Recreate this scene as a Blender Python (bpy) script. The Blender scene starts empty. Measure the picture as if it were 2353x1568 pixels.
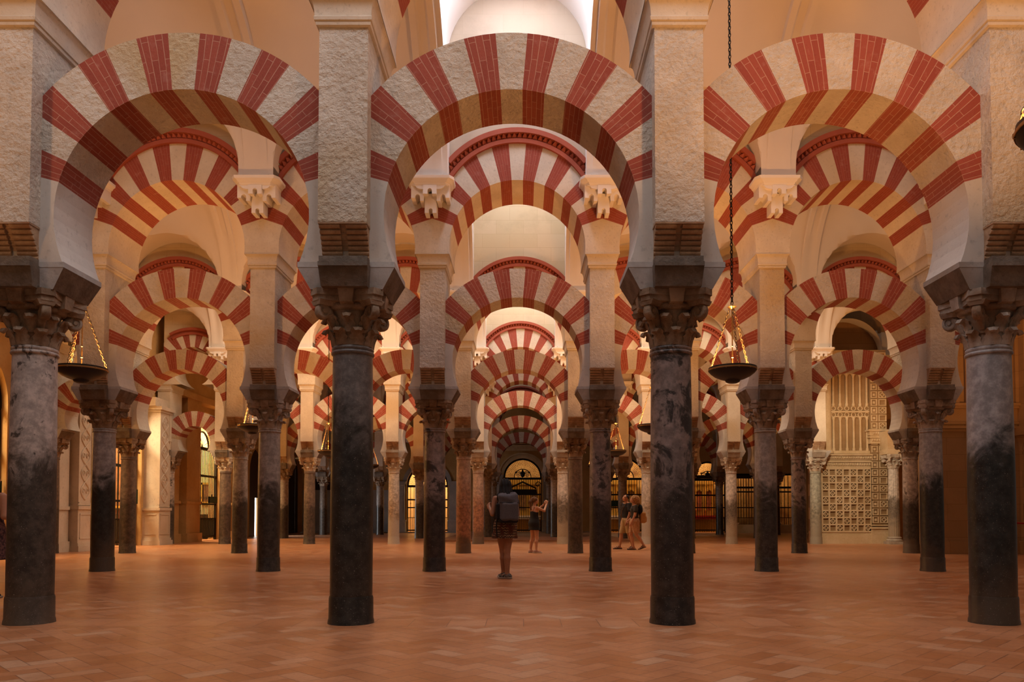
import bpy, math, random
import numpy as np
from mathutils import Vector, Matrix
random.seed(7)
PI = math.pi
SC = bpy.context.scene
COL = SC.collection
# ------------------------------------------------------------------ mesh helper
class MB:
    def __init__(s):
        s.v = []; s.f = []; s.m = []; s.uv = []
    def face(s, pts, mat=0, uv=None):
        n = len(s.v); s.v += [tuple(p) for p in pts]
        s.f.append(tuple(range(n, n + len(pts)))); s.m.append(mat); s.uv.append(uv)
    def add(s, verts, faces, mat=0):
        n = len(s.v); s.v += [tuple(p) for p in verts]
        for q in faces:
            s.f.append(tuple(i + n for i in q)); s.m.append(mat); s.uv.append(None)
    def box(s, x0, x1, y0, y1, z0, z1, mat=0):
        s.frus((x0, x1, y0, y1), (x0, x1, y0, y1), z0, z1, mat)
    def frus(s, b, t, z0, z1, mat=0):
        v = [(b[0], b[2], z0), (b[1], b[2], z0), (b[1], b[3], z0), (b[0], b[3], z0),
             (t[0], t[2], z1), (t[1], t[2], z1), (t[1], t[3], z1), (t[0], t[3], z1)]
        s.add(v, [(0, 3, 2, 1), (4, 5, 6, 7), (0, 1, 5, 4), (1, 2, 6, 5), (2, 3, 7, 6), (3, 0, 4, 7)], mat)
    def sweeprect(s, prof, mat=0):
        # prof: list of (z, halfx, halfy, cy): stacked rectangles
        r = []
        for z, hx, hy, cy in prof:
            r += [(-hx, cy - hy, z), (hx, cy - hy, z), (hx, cy + hy, z), (-hx, cy + hy, z)]
        F = []
        for k in range(len(prof) - 1):
            a = 4 * k
            for i in range(4):
                j = (i + 1) % 4
                F.append((a + i, a + j, a + 4 + j, a + 4 + i))
        F.append((3, 2, 1, 0)); a = 4 * (len(prof) - 1); F.append((a, a + 1, a + 2, a + 3))
        s.add(r, F, mat)
    def lathe(s, prof, n=32, mat=0, c=(0, 0, 0), fr=None, cap=True):
        r = []
        for k, (rad, z) in enumerate(prof):
            for i in range(n):
                a = 2 * PI * i / n
                q = rad if fr is None else fr(rad, z, a)
                r.append((c[0] + q * math.cos(a), c[1] + q * math.sin(a), c[2] + z))
        F = []
        for k in range(len(prof) - 1):
            for i in range(n):
                j = (i + 1) % n
                F.append((k * n + i, k * n + j, (k + 1) * n + j, (k + 1) * n + i))
        if cap:
            F.append(tuple(range(n - 1, -1, -1)))
            a = (len(prof) - 1) * n; F.append(tuple(range(a, a + n)))
        s.add(r, F, mat)
    def tube(s, path, rad, n=6, mat=0, closed=False):
        path = [Vector(p) for p in path]; m = len(path)
        rads = rad if isinstance(rad, (list, tuple)) else [rad] * m
        r = []; prev = None
        for k in range(m):
            if closed: t = path[(k + 1) % m] - path[k - 1]
            else: t = path[min(k + 1, m - 1)] - path[max(k - 1, 0)]
            t.normalize()
            if prev is None:
                u = t.orthogonal().normalized()
            else:
                u = (prev - t * prev.dot(t))
                u = u.normalized() if u.length > 1e-6 else t.orthogonal().normalized()
            prev = u; w = t.cross(u)
            for i in range(n):
                a = 2 * PI * i / n
                r.append(path[k] + (u * math.cos(a) + w * math.sin(a)) * rads[k])
        F = []
        for k in range(m if closed else m - 1):
            k2 = (k + 1) % m
            for i in range(n):
                j = (i + 1) % n
                F.append((k * n + i, k * n + j, k2 * n + j, k2 * n + i))
        if not closed:
            F.append(tuple(range(n - 1, -1, -1))); a = (m - 1) * n; F.append(tuple(range(a, a + n)))
        s.add(r, F, mat)
    def extr(s, poly, y0, y1, mat=0, axis='y'):
        n = len(poly)
        if axis == 'y': A = [(p[0], y0, p[1]) for p in poly] + [(p[0], y1, p[1]) for p in poly]
        elif axis == 'x': A = [(y0, p[0], p[1]) for p in poly] + [(y1, p[0], p[1]) for p in poly]
        else: A = [(p[0], p[1], y0) for p in poly] + [(p[0], p[1], y1) for p in poly]
        F = [tuple(range(n)), tuple(range(2 * n - 1, n - 1, -1))]
        for i in range(n):
            j = (i + 1) % n
            F.append((i, i + n, j + n, j))
        s.add(A, F, mat)
    def ring(s, cx, cz, r0, r1, a0, a1, y0, y1, n=24, mat=0):
        # flat arc band in the xz plane extruded along y; angles from vertical
        p = [(cx + r1 * math.sin(a0 + (a1 - a0) * i / n), cz + r1 * math.cos(a0 + (a1 - a0) * i / n)) for i in range(n + 1)]
        q = [(cx + r0 * math.sin(a0 + (a1 - a0) * i / n), cz + r0 * math.cos(a0 + (a1 - a0) * i / n)) for i in range(n + 1)]
        for i in range(n):
            s.extr([p[i], p[i + 1], q[i + 1], q[i]], y0, y1, mat)
    def mesh(s, name, mats, smooth=None, rot=None):
        me = bpy.data.meshes.new(name)
        me.from_pydata([tuple(p) for p in s.v], [], s.f)
        for a in mats: me.materials.append(a)
        me.polygons.foreach_set('material_index', s.m)
        if any(u is not None for u in s.uv):
            l = me.uv_layers.new(name='UVMap'); k = 0
            for q, u in zip(s.f, s.uv):
                for i in range(len(q)):
                    l.data[k].uv = u[i] if u else (0, 0); k += 1
        if smooth is not None:
            me.polygons.foreach_set('use_smooth', [True] * len(s.f))
            me.update()
            me.set_sharp_from_angle(angle=math.radians(smooth))
        me.update()
        if rot is not None: me.transform(rot)
        return me
def link(o, parent=None):
    COL.objects.link(o)
    if parent is not None: o.parent = parent
    return o
def ob(name, me, parent=None, loc=(0, 0, 0), rz=0):
    o = bpy.data.objects.new(name, me); o.location = loc; o.rotation_euler = (0, 0, rz)
    return link(o, parent)
def tag(o, label, cat, group=None, kind='thing'):
    o['label'] = label; o['category'] = cat; o['kind'] = kind
    if group: o['group'] = group
    return o
def thing(name, label, cat, loc=(0, 0, 0), rz=0, group=None):
    o = ob(name, None, None, loc, rz); o.empty_display_size = .1
    return tag(o, label, cat, group)
def struct(name, me, loc=(0, 0, 0), rz=0):
    o = ob(name, me, None, loc, rz); o['kind'] = 'structure'; return o
def copytree(o, loc, rz=None):
    r = o.copy(); COL.objects.link(r); r.location = loc
    if rz is not None: r.rotation_euler = (0, 0, rz)
    for ch in list(o.children):
        c = ch.copy(); COL.objects.link(c); c.parent = r
        for g in list(ch.children):
            d = g.copy(); COL.objects.link(d); d.parent = c
    return r
# ------------------------------------------------------------------ node helper
def srgb(r, g, b):
    f = lambda c: (c / 255 / 12.92) if c <= 10 else ((c / 255 + .055) / 1.055) ** 2.4
    return (f(r), f(g), f(b), 1)
class NT:
    def __init__(s, name):
        s.m = bpy.data.materials.new(name); s.m.use_nodes = True
        s.t = s.m.node_tree; s.t.nodes.clear()
        s.out = s.t.nodes.new('ShaderNodeOutputMaterial')
        s.b = s.t.nodes.new('ShaderNodeBsdfPrincipled')
        s.t.links.new(s.b.outputs[0], s.out.inputs[0])
        s.b.inputs['Specular IOR Level'].default_value = .3
    def n(s, typ, **kw):
        q = s.t.nodes.new(typ)
        for k, v in kw.items(): setattr(q, k, v)
        return q
    def l(s, a, b): s.t.links.new(a, b)
    def inp(s, q, name, val):
        if hasattr(val, 'is_linked') or hasattr(val, 'links'): s.l(val, q.inputs[name])
        else: q.inputs[name].default_value = val
    def math(s, op, a, b=0.0, c=None, clamp=False):
        q = s.n('ShaderNodeMath', operation=op, use_clamp=clamp)
        s.inp(q, 0, a); s.inp(q, 1, b)
        if c is not None: s.inp(q, 2, c)
        return q.outputs[0]
    def pos(s):
        if not hasattr(s, '_p'): s._p = s.n('ShaderNodeNewGeometry').outputs['Position']
        return s._p
    def obj(s):
        if not hasattr(s, '_o'): s._o = s.n('ShaderNodeTexCoord').outputs['Object']
        return s._o
    def uvc(s):
        if not hasattr(s, '_u'): s._u = s.n('ShaderNodeTexCoord').outputs['UV']
        return s._u
    def scaled(s, vec, sc):
        q = s.n('ShaderNodeMapping'); q.inputs['Scale'].default_value = sc; s.l(vec, q.inputs[0]); return q.outputs[0]
    def noise(s, vec, scale, detail=4, rough=.6, dist=0):
        q = s.n('ShaderNodeTexNoise'); s.l(vec, q.inputs['Vector'])
        q.inputs['Scale'].default_value = scale; q.inputs['Detail'].default_value = detail
        q.inputs['Roughness'].default_value = rough; q.inputs['Distortion'].default_value = dist
        return q.outputs['Fac']
    def voro(s, vec, scale, feature='F1', rnd=1.0):
        q = s.n('ShaderNodeTexVoronoi', feature=feature); s.l(vec, q.inputs['Vector'])
        q.inputs['Scale'].default_value = scale; q.inputs['Randomness'].default_value = rnd
        return q.outputs['Distance']
    def ramp(s, fac, lo, hi):
        q = s.n('ShaderNodeMapRange'); q.clamp = True; q.interpolation_type = 'SMOOTHSTEP'
        s.l(fac, q.inputs[0]); q.inputs[1].default_value = lo; q.inputs[2].default_value = hi
        return q.outputs[0]
    def mix(s, fac, a, b):
        q = s.n('ShaderNodeMix', data_type='RGBA')
        s.inp(q, 0, fac)
        s.inp(q, 6, a); s.inp(q, 7, b)
        return q.outputs[2]
    def sep(s, v):
        q = s.n('ShaderNodeSeparateXYZ'); s.l(v, q.inputs[0]); return q.outputs
    def bump(s, h, strength=.3, dist=.02):
        q = s.n('ShaderNodeBump'); q.inputs['Strength'].default_value = strength; q.inputs['Distance'].default_value = dist
        s.l(h, q.inputs['Height']); s.l(q.outputs[0], s.b.inputs['Normal'])
    def color(s, c): s.inp(s.b, 'Base Color', c)
    def rough(s, r): s.inp(s.b, 'Roughness', r)
def c4(c): return (c[0], c[1], c[2], 1)
def stone(name, a, b, c=None, scale=2.0, bumpy=.35, pit=18, rough=.85, bdist=.02, cthr=(.52, .75)):
    """three tones of weathered stone with pits"""
    t = NT(name); p = t.pos()
    n1 = t.noise(p, scale, 4, .65); n2 = t.noise(p, pit, 4, .7); n3 = t.noise(p, scale * .35, 2, .5)
    col = t.mix(t.ramp(n1, .35, .68), c4(a), c4(b))
    if c is not None: col = t.mix(t.ramp(n3, *cthr), col, c4(c))
    dk = t.ramp(n2, .30, .45)
    col = t.mix(dk, t.mix(.35, col, c4([x * .45 for x in a])), col)
    t.color(col); t.rough(rough)
    pits = t.voro(p, pit * .8)
    h = t.math('ADD', t.math('MULTIPLY', n2, 1.0), t.math('MULTIPLY', pits, .35))
    t.bump(h, bumpy, bdist)
    return t.m
def plain(name, col, rough=.6, metal=0, nscale=0, var=.15, bumpy=0, spec=.3):
    t = NT(name); t.b.inputs['Metallic'].default_value = metal; t.b.inputs['Specular IOR Level'].default_value = spec
    if nscale:
        n = t.noise(t.pos(), nscale, 5, .6)
        t.color(t.mix(n, c4([x * (1 - var) for x in col]), c4([min(1, x * (1 + var)) for x in col])))
        if bumpy: t.bump(n, bumpy, .01)
    else: t.color(c4(col))
    t.rough(rough); return t.m
# ------------------------------------------------------------------ materials
M = {}
M['lime'] = stone('limestone_pitted', (.51, .45, .375), (.62, .56, .48), (.50, .38, .23), 2.2, .8, 21, .9, .04)
M['lime_smooth'] = stone('limestone_smooth', (.55, .48, .39), (.64, .57, .47), (.54, .42, .27), 1.6, .22, 22, .88)
M['plaster'] = stone('springer_plaster', (.52, .48, .43), (.60, .56, .50), (.54, .46, .36), 1.2, .12, 12, .85)
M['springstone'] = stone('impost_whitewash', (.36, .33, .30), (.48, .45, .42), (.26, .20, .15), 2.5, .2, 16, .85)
M['vault'] = plain('vault_plaster', (.645, .575, .505), .9, 0, 1.2, .06)
M['white'] = plain('white_stucco', (.78, .74, .70), .75, 0, 3, .05, .05)
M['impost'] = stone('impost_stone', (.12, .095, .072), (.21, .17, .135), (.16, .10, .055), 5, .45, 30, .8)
M['impost_pale'] = stone('impost_pale', (.30, .25, .20), (.42, .36, .29), (.28, .18, .10), 4, .35, 30, .8)
M['roll'] = stone('roll_corbel_stone', (.36, .23, .14), (.52, .36, .23), (.30, .15, .08), 6, .4, 40, .85)
M['cap_dark'] = stone('capital_brown', (.19, .12, .07), (.33, .24, .16), (.42, .34, .26), 6, .45, 28, .75, .02, (.5, .7))
M['cap_pale'] = stone('capital_grey', (.24, .19, .15), (.46, .40, .34), (.22, .14, .085), 5, .35, 28, .75, .02, (.5, .7))
M['cap_cream'] = stone('capital_cream', (.48, .41, .32), (.62, .55, .46), (.30, .18, .09), 6, .3, 26, .75, .02, (.52, .72))
def brick(name, ca, cb, mortar, rh=.0545, ms=.0028):
    t = NT(name); u = t.uvc()
    q = t.n('ShaderNodeTexBrick'); t.l(u, q.inputs['Vector'])
    q.offset = .37; q.inputs['Scale'].default_value = 1
    q.inputs['Brick Width'].default_value = .30; q.inputs['Row Height'].default_value = rh
    q.inputs['Mortar Size'].default_value = ms; q.inputs['Mortar Smooth'].default_value = .3
    q.inputs['Bias'].default_value = 0
    q.inputs['Color1'].default_value = c4(ca); q.inputs['Color2'].default_value = c4(cb); q.inputs['Mortar'].default_value = c4(mortar)
    p = t.pos(); n = t.noise(p, 9, 6, .7); n2 = t.noise(p, 40, 4, .7)
    col = t.mix(t.math('MULTIPLY', t.ramp(n, .52, .8), .45), q.outputs['Color'], (.47, .25, .2, 1))
    col = t.mix(t.math('MULTIPLY', t.ramp(n2, .55, .75), .4), col, (.16, .03, .02, 1))
    t.color(col); t.rough(.85)
    t.bump(t.math('ADD', t.math('MULTIPLY', q.outputs['Fac'], -.5), n2), .35, .012)
    return t.m
M['brick'] = brick('red_brick_voussoir', (.31, .072, .046), (.26, .055, .035), (.44, .24, .17))
M['brick_fine'] = brick('red_brick_upper', (.31, .068, .042), (.27, .055, .034), (.36, .15, .10), .04, .0022)
t = NT('red_plaster'); n = t.noise(t.pos(), 6, 5, .6)
t.color(t.mix(n, (.30, .065, .035, 1), (.38, .10, .06, 1))); t.rough(.85); t.bump(n, .15, .01); M['redplaster'] = t.m
# coursed yellow ashlar of the lunette walls
def ashlar(name, a, b, joint, w=.75, h=.38, ax='xz'):
    t = NT(name); p = t.pos(); s = t.sep(p)
    cb = t.n('ShaderNodeCombineXYZ'); t.l(s[0 if ax[0] == 'x' else 1], cb.inputs[0]); t.l(s[2], cb.inputs[1])
    q = t.n('ShaderNodeTexBrick'); t.l(cb.outputs[0], q.inputs['Vector'])
    q.inputs['Scale'].default_value = 1; q.inputs['Brick Width'].default_value = w; q.inputs['Row Height'].default_value = h
    q.inputs['Mortar Size'].default_value = .004; q.inputs['Mortar Smooth'].default_value = .4
    q.inputs['Color1'].default_value = c4(a); q.inputs['Color2'].default_value = c4(b); q.inputs['Mortar'].default_value = c4(joint)
    n = t.noise(p, 1.7, 6, .65)
    col = t.mix(t.math('MULTIPLY', t.ramp(n, .45, .75), .5), q.outputs['Color'], c4([x * .78 for x in a]))
    t.color(col); t.rough(.88); t.bump(t.noise(p, 14, 4, .6), .15, .01); return t.m
M['ashlar'] = ashlar('yellow_ashlar', (.60, .49, .31), (.64, .53, .36), (.50, .38, .23))
M['ashlar_pink'] = ashlar('pale_ashlar', (.53, .41, .30), (.55, .43, .32), (.50, .39, .28))
M['brownwall'] = ashlar('brown_sandstone', (.30, .17, .075), (.36, .21, .10), (.17, .09, .04), 1.0, .45)
M['carved'] = stone('carved_sandstone', (.55, .41, .24), (.64, .50, .32), (.48, .33, .18), 2, .25, 25, .85)
M['carved_shaded'] = stone('carved_recess_shade', (.30, .19, .09), (.35, .23, .12), None, 2, .25, 25, .9)  # darker copy of the carved stone: recess shade put into the colour
M['bluemarble'] = stone('blue_marble', (.34, .35, .36), (.44, .44, .44), (.30, .28, .27), 1.5, .05, 9, .4)
M['whitemarble'] = stone('pilaster_marble', (.58, .50, .41), (.66, .58, .49), (.52, .42, .31), 1.5, .12, 14, .6)
M['ochre'] = stone('ochre_plaster', (.48, .29, .11), (.55, .35, .15), (.40, .22, .08), 1.2, .1, 10, .85)
# shafts
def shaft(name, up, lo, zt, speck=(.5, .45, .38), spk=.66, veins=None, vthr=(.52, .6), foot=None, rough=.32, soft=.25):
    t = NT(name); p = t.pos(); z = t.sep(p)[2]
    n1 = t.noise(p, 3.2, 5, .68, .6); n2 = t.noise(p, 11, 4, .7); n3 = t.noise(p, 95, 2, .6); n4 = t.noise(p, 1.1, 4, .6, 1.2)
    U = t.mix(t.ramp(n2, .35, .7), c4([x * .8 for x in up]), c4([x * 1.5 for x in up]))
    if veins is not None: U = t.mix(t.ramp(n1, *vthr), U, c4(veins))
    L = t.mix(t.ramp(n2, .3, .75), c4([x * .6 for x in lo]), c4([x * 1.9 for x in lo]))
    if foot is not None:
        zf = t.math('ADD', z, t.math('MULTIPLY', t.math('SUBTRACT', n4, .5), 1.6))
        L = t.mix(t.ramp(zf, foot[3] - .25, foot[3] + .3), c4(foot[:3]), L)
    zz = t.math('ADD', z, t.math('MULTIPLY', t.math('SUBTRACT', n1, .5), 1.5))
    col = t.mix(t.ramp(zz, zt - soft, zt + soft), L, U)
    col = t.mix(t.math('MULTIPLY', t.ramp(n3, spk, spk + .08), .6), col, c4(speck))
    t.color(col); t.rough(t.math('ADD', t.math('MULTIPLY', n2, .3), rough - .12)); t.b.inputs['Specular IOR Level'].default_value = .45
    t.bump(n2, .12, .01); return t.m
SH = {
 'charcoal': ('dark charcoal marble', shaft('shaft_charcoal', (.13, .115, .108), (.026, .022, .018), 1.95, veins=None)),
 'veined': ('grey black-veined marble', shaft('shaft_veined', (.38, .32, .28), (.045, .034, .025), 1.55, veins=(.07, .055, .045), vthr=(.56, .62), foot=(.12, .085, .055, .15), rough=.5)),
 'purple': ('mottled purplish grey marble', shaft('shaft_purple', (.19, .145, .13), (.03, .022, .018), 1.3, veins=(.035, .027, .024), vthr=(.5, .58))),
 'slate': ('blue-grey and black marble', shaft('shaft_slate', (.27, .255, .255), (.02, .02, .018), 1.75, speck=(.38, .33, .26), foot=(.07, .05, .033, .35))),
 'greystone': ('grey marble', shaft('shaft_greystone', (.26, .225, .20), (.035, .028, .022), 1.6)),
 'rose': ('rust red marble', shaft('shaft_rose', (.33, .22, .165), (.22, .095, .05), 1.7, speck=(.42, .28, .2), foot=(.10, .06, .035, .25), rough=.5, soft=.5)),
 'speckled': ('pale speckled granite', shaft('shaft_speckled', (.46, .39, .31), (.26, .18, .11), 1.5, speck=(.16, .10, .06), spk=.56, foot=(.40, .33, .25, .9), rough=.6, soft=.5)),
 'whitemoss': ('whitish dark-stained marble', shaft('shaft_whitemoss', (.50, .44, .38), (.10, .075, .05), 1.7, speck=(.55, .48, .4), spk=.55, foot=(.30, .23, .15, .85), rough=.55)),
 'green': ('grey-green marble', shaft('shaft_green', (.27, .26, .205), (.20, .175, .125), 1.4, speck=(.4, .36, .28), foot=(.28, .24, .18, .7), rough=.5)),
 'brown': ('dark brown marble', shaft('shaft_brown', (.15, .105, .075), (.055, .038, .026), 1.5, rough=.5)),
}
# floor: herringbone terracotta tiles laid diagonally, straight border courses under each arcade
def floor_mat():
    t = NT('terracotta_floor'); p = t.pos(); s = t.sep(p)
    a = .150
    r = 1 / math.sqrt(2) / a
    X = t.math('MULTIPLY', t.math('ADD', s[0], s[1]), r); Y = t.math('MULTIPLY', t.math('SUBTRACT', s[1], s[0]), r)
    i = t.math('FLOOR', X); j = t.math('FLOOR', Y)
    k = t.math('FLOORED_MODULO', t.math('SUBTRACT', i, j), 4.0)
    fx = t.math('SUBTRACT', X, i); fy = t.math('SUBTRACT', Y, j)
    isv = t.math('GREATER_THAN', k, 1.5)
    is1 = t.math('COMPARE', k, 1.0, .1); is0 = t.math('COMPARE', k, 0.0, .1); is2 = t.math('COMPARE', k, 2.0, .1); is3 = t.math('COMPARE', k, 3.0, .1)
    bx = t.math('SUBTRACT', i, is1); by = t.math('SUBTRACT', j, is2)
    # distance to brick edge
    dl = t.math('ADD', fx, t.math('MULTIPLY', is1, 9)); dr = t.math('ADD', t.math('SUBTRACT', 1.0, fx), t.math('MULTIPLY', is0, 9))
    db = t.math('ADD', fy, t.math('MULTIPLY', is2, 9)); dt = t.math('ADD', t.math('SUBTRACT', 1.0, fy), t.math('MULTIPLY', is3, 9))
    d = t.math('MINIMUM', t.math('MINIMUM', dl, dr), t.math('MINIMUM', db, dt))
    cb = t.n('ShaderNodeCombineXYZ'); t.l(bx, cb.inputs[0]); t.l(by, cb.inputs[1]); t.l(isv, cb.inputs[2])
    w = t.n('ShaderNodeTexWhiteNoise', noise_dimensions='3D'); t.l(cb.outputs[0], w.inputs['Vector'])
    rnd = w.outputs['Value']
    # border course
    q = t.n('ShaderNodeTexBrick'); t.l(p, q.inputs['Vector']); q.inputs['Scale'].default_value = 1
    q.inputs['Brick Width'].default_value = .36; q.inputs['Row Height'].default_value = .36; q.inputs['Mortar Size'].default_value = .004
    q.offset = 0
    q.inputs['Color1'].default_value = (.2, .2, .2, 1); q.inputs['Color2'].default_value = (.9, .9, .9, 1); q.inputs['Mortar'].default_value = (.5, .5, .5, 1)
    ym = t.math('FLOORED_MODULO', t.math('ADD', s[1], -7.415 + .27), 6.9)
    inb = t.math('LESS_THAN', ym, .54)
    edge = t.math('MINIMUM', ym, t.math('ABSOLUTE', t.math('SUBTRACT', ym, .54)))
    eline = t.math('LESS_THAN', edge, .006)
    m1 = t.math('LESS_THAN', d, .022)
    line = t.math('MAXIMUM', t.math('ADD', t.math('MULTIPLY', inb, q.outputs['Fac']), t.math('MULTIPLY', t.math('SUBTRACT', 1.0, inb), m1)), eline)
    rr = t.n('ShaderNodeSeparateColor'); t.l(q.outputs['Color'], rr.inputs[0])
    rn = t.math('ADD', t.math('MULTIPLY', inb, rr.outputs[0]), t.math('MULTIPLY', t.math('SUBTRACT', 1.0, inb), rnd))
    n1 = t.noise(p, .55, 4, .6); n2 = t.noise(p, 30, 4, .65); n3 = t.noise(p, 4, 4, .6)
    col = t.mix(rn, (.43, .165, .058, 1), (.55, .265, .13, 1))
    col = t.mix(t.math('MULTIPLY', t.ramp(rn, .84, .98), .42), col, (.55, .39, .25, 1))
    col = t.mix(t.math('MULTIPLY', t.ramp(n1, .42, .68), .55), col, (.44, .17, .06, 1))
    col = t.mix(t.math('MULTIPLY', t.ramp(n2, .42, .75), .35), col, (.24, .10, .05, 1))
    col = t.mix(t.math('MULTIPLY', t.ramp(n3, .5, .75), .25), col, (.30, .12, .055, 1))
    col = t.mix(t.math('MULTIPLY', line, .65), col, (.11, .05, .03, 1))
    t.color(col)
    t.rough(t.math('ADD', t.math('ADD', t.math('MULTIPLY', n3, .14), t.math('MULTIPLY', rnd, .08)), .23))
    t.b.inputs['Specular IOR Level'].default_value = .5
    t.bump(t.math('MULTIPLY', line, -.6), .05, .004)
    return t.m
M['floor'] = floor_mat()
M['iron'] = plain('black_iron', (.012, .010, .008), .45, .3)
M['brass'] = plain('brass', (.42, .26, .10), .35, 1)
M['chainbrass'] = plain('chain_bronze', (.13, .085, .045), .5, .5)
M['lampblack'] = plain('lamp_black', (.010, .009, .008), .38, 0, spec=.4)
M['wood'] = plain('dark_wood', (.035, .018, .010), .5, 0, 8, .4)
M['greensign'] = plain('green_sign', (.012, .045, .03), .5)
M['gold'] = plain('gilt', (.60, .36, .08), .35, .8, 12, .3)
M['redcloth'] = plain('red_cloth', (.35, .02, .015), .8)
M['chapel'] = stone('chapel_plaster', (.62, .45, .22), (.70, .53, .29), (.55, .36, .15), 1.5, .05, 8, .9)
M['chapel_dim'] = stone('chapel_gilt_wall', (.36, .20, .06), (.50, .32, .12), (.20, .09, .03), 2.5, .2, 9, .6)
M['stepstone'] = stone('step_stone', (.26, .12, .06), (.34, .17, .09), None, 2, .1, 12, .5)
# ------------------------------------------------------------------ layout
S = 3.10; R = 6.90; Y1 = 7.415; X0 = -.114
ROWY = [Y1 + R * k for k in range(6)]
def colx(i): return X0 + S * (i + .5) if i >= 0 else X0 + S * (i + .5)      # i = ...,-2,-1 | 0,1,...
def bayx(b): return X0 + S * b
ORD = ['', 'first', 'second', 'third', 'fourth', 'fifth', 'sixth']
ROWN = ['front', 'second', 'third', 'fourth', 'fifth', 'last']
def colpos(i):
    return (f"{ORD[i + 1]} right of the centre aisle" if i >= 0 else f"{ORD[-i]} left of the centre aisle")
def baypos(b):
    if b == 0: return 'over the centre aisle'
    return f"{ORD[abs(b)]} bay {'right' if b > 0 else 'left'} of centre"
# ------------------------------------------------------------------ column meshes
def shaft_mesh(m):
    b = MB(); pr = []
    for k in range(13):
        z = .26 + (2.585 - .26) * k / 12; r = .202 - .012 * (k / 12) + .006 * math.sin(PI * k / 12)
        pr.append((r, z))
    b.lathe(pr, 36)
    return b.mesh('shaft', [m], 40)
def basering_mesh(m):
    b = MB(); b.lathe([(.222, 0), (.219, .03), (.213, .05), (.211, .24), (.206, .262)], 36)
    return b.mesh('base_ring', [m], 40)
def necking_mesh(m):
    b = MB(); b.lathe([(.19, 2.58), (.203, 2.587), (.207, 2.60), (.203, 2.615), (.194, 2.62), (.20, 2.63), (.203, 2.64), (.198, 2.655), (.192, 2.66)], 36)
    return b.mesh('necking', [m], 60)
def leaf(b, a, z0, h, r0, out, w, mat=0):
    """one curled acanthus leaf standing on the bell at angle a"""
    ca, sa = math.cos(a), math.sin(a); nz, nw = 9, 5
    P = []; Q = []
    for k in range(nz):
        t = k / (nz - 1)
        if t < .75:
            u = t / .75; z = z0 + h * u; r = r0 + .018 + .02 * u + out * u ** 3 * .55
        else:
            u = (t - .75) / .25; z = z0 + h * (1 + .10 * math.sin(u * PI) - .22 * u); r = r0 + .038 + out * (.55 + .45 * u)
        ww = w * (1 - .25 * t) * (1.0 + .16 * math.sin(t * 22)) * (1 if t < .8 else 1 - (t - .8) * 2.0)
        for i in range(nw):
            s = (i / (nw - 1) - .5) * 2
            rr = r - .022 * s * s * (1 - .3 * t) + (.010 if i == 2 else 0)
            x = rr; y = s * ww
            P.append((x * ca - y * sa, x * sa + y * ca, z))
            x = rr - .022
            Q.append((x * ca - y * sa * .9, x * sa + y * ca * .9, z - (.012 if t > .75 else 0)))
    n = nz * nw; F = []
    for k in range(nz - 1):
        for i in range(nw - 1):
            o = k * nw + i
            F.append((o, o + 1, o + nw + 1, o + nw)); F.append((n + o + nw, n + o + nw + 1, n + o + 1, n + o))
    for k in range(nz - 1):
        o = k * nw; F.append((o, o + nw, n + o + nw, n + o))
        o = k * nw + nw - 1; F.append((o + nw, o, n + o, n + o + nw))
    for i in range(nw - 1):
        o = (nz - 1) * nw + i; F.append((o, o + 1, n + o + 1, n + o))
    b.add(P + Q, F, mat)
def capital_mesh(m, k=0):
    b = MB(); z0 = 2.65
    b.lathe([(.186, 0), (.188, .06), (.192, .16), (.20, .26), (.222, .36), (.262, .43), (.285, .445), (.285, .455)], 32, c=(0, 0, z0))
    ph = 0 if k % 2 == 0 else PI / 8
    for i in range(8): leaf(b, PI / 4 * i + ph, z0 + .01, .155, .178, .075, .068)
    for i in range(8): leaf(b, PI / 4 * (i + .5) + ph, z0 + .13, .165, .186, .085, .066)
    # caulicoles rising to the corners and the echinus roll
    b.lathe([(.20, .335), (.245, .345), (.262, .365), (.262, .39), (.245, .41), (.21, .42)], 32, c=(0, 0, z0))
    return b.mesh('capital', [m], 55)
def volute_mesh(m):
    """scrolls at one corner: two spiral discs either side of the diagonal"""
    b = MB()
    for s in (-1, 1):
        rings = []
        for k, (rad, off) in enumerate(((.0, .040), (.018, .042), (.022, .030), (.036, .030), (.040, .040), (.056, .040), (.068, .030), (.070, .0))):
            rings.append((rad, off))
        n = 16; P = []
        for rad, off in rings:
            for i in range(n):
                a = 2 * PI * i / n
                P.append((.335 + rad * math.cos(a), s * off, 2.965 + rad * 1.15 * math.sin(a)))
        F = [(k * n + i, k * n + (i + 1) % n, (k + 1) * n + (i + 1) % n, (k + 1) * n + i) for k in range(len(rings) - 1) for i in range(n)]
        b.add(P, F)
    pth = [(.20, 0, 2.82), (.235, 0, 2.90), (.275, 0, 2.97), (.33, 0, 3.035)]
    b.tube(pth, [.03, .04, .045, .035], 8)
    b.frus((.22, .40, -.06, .06), (.20, .41, -.085, .085), 3.015, 3.06)
    return b.mesh('volute', [m], 50)
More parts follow.
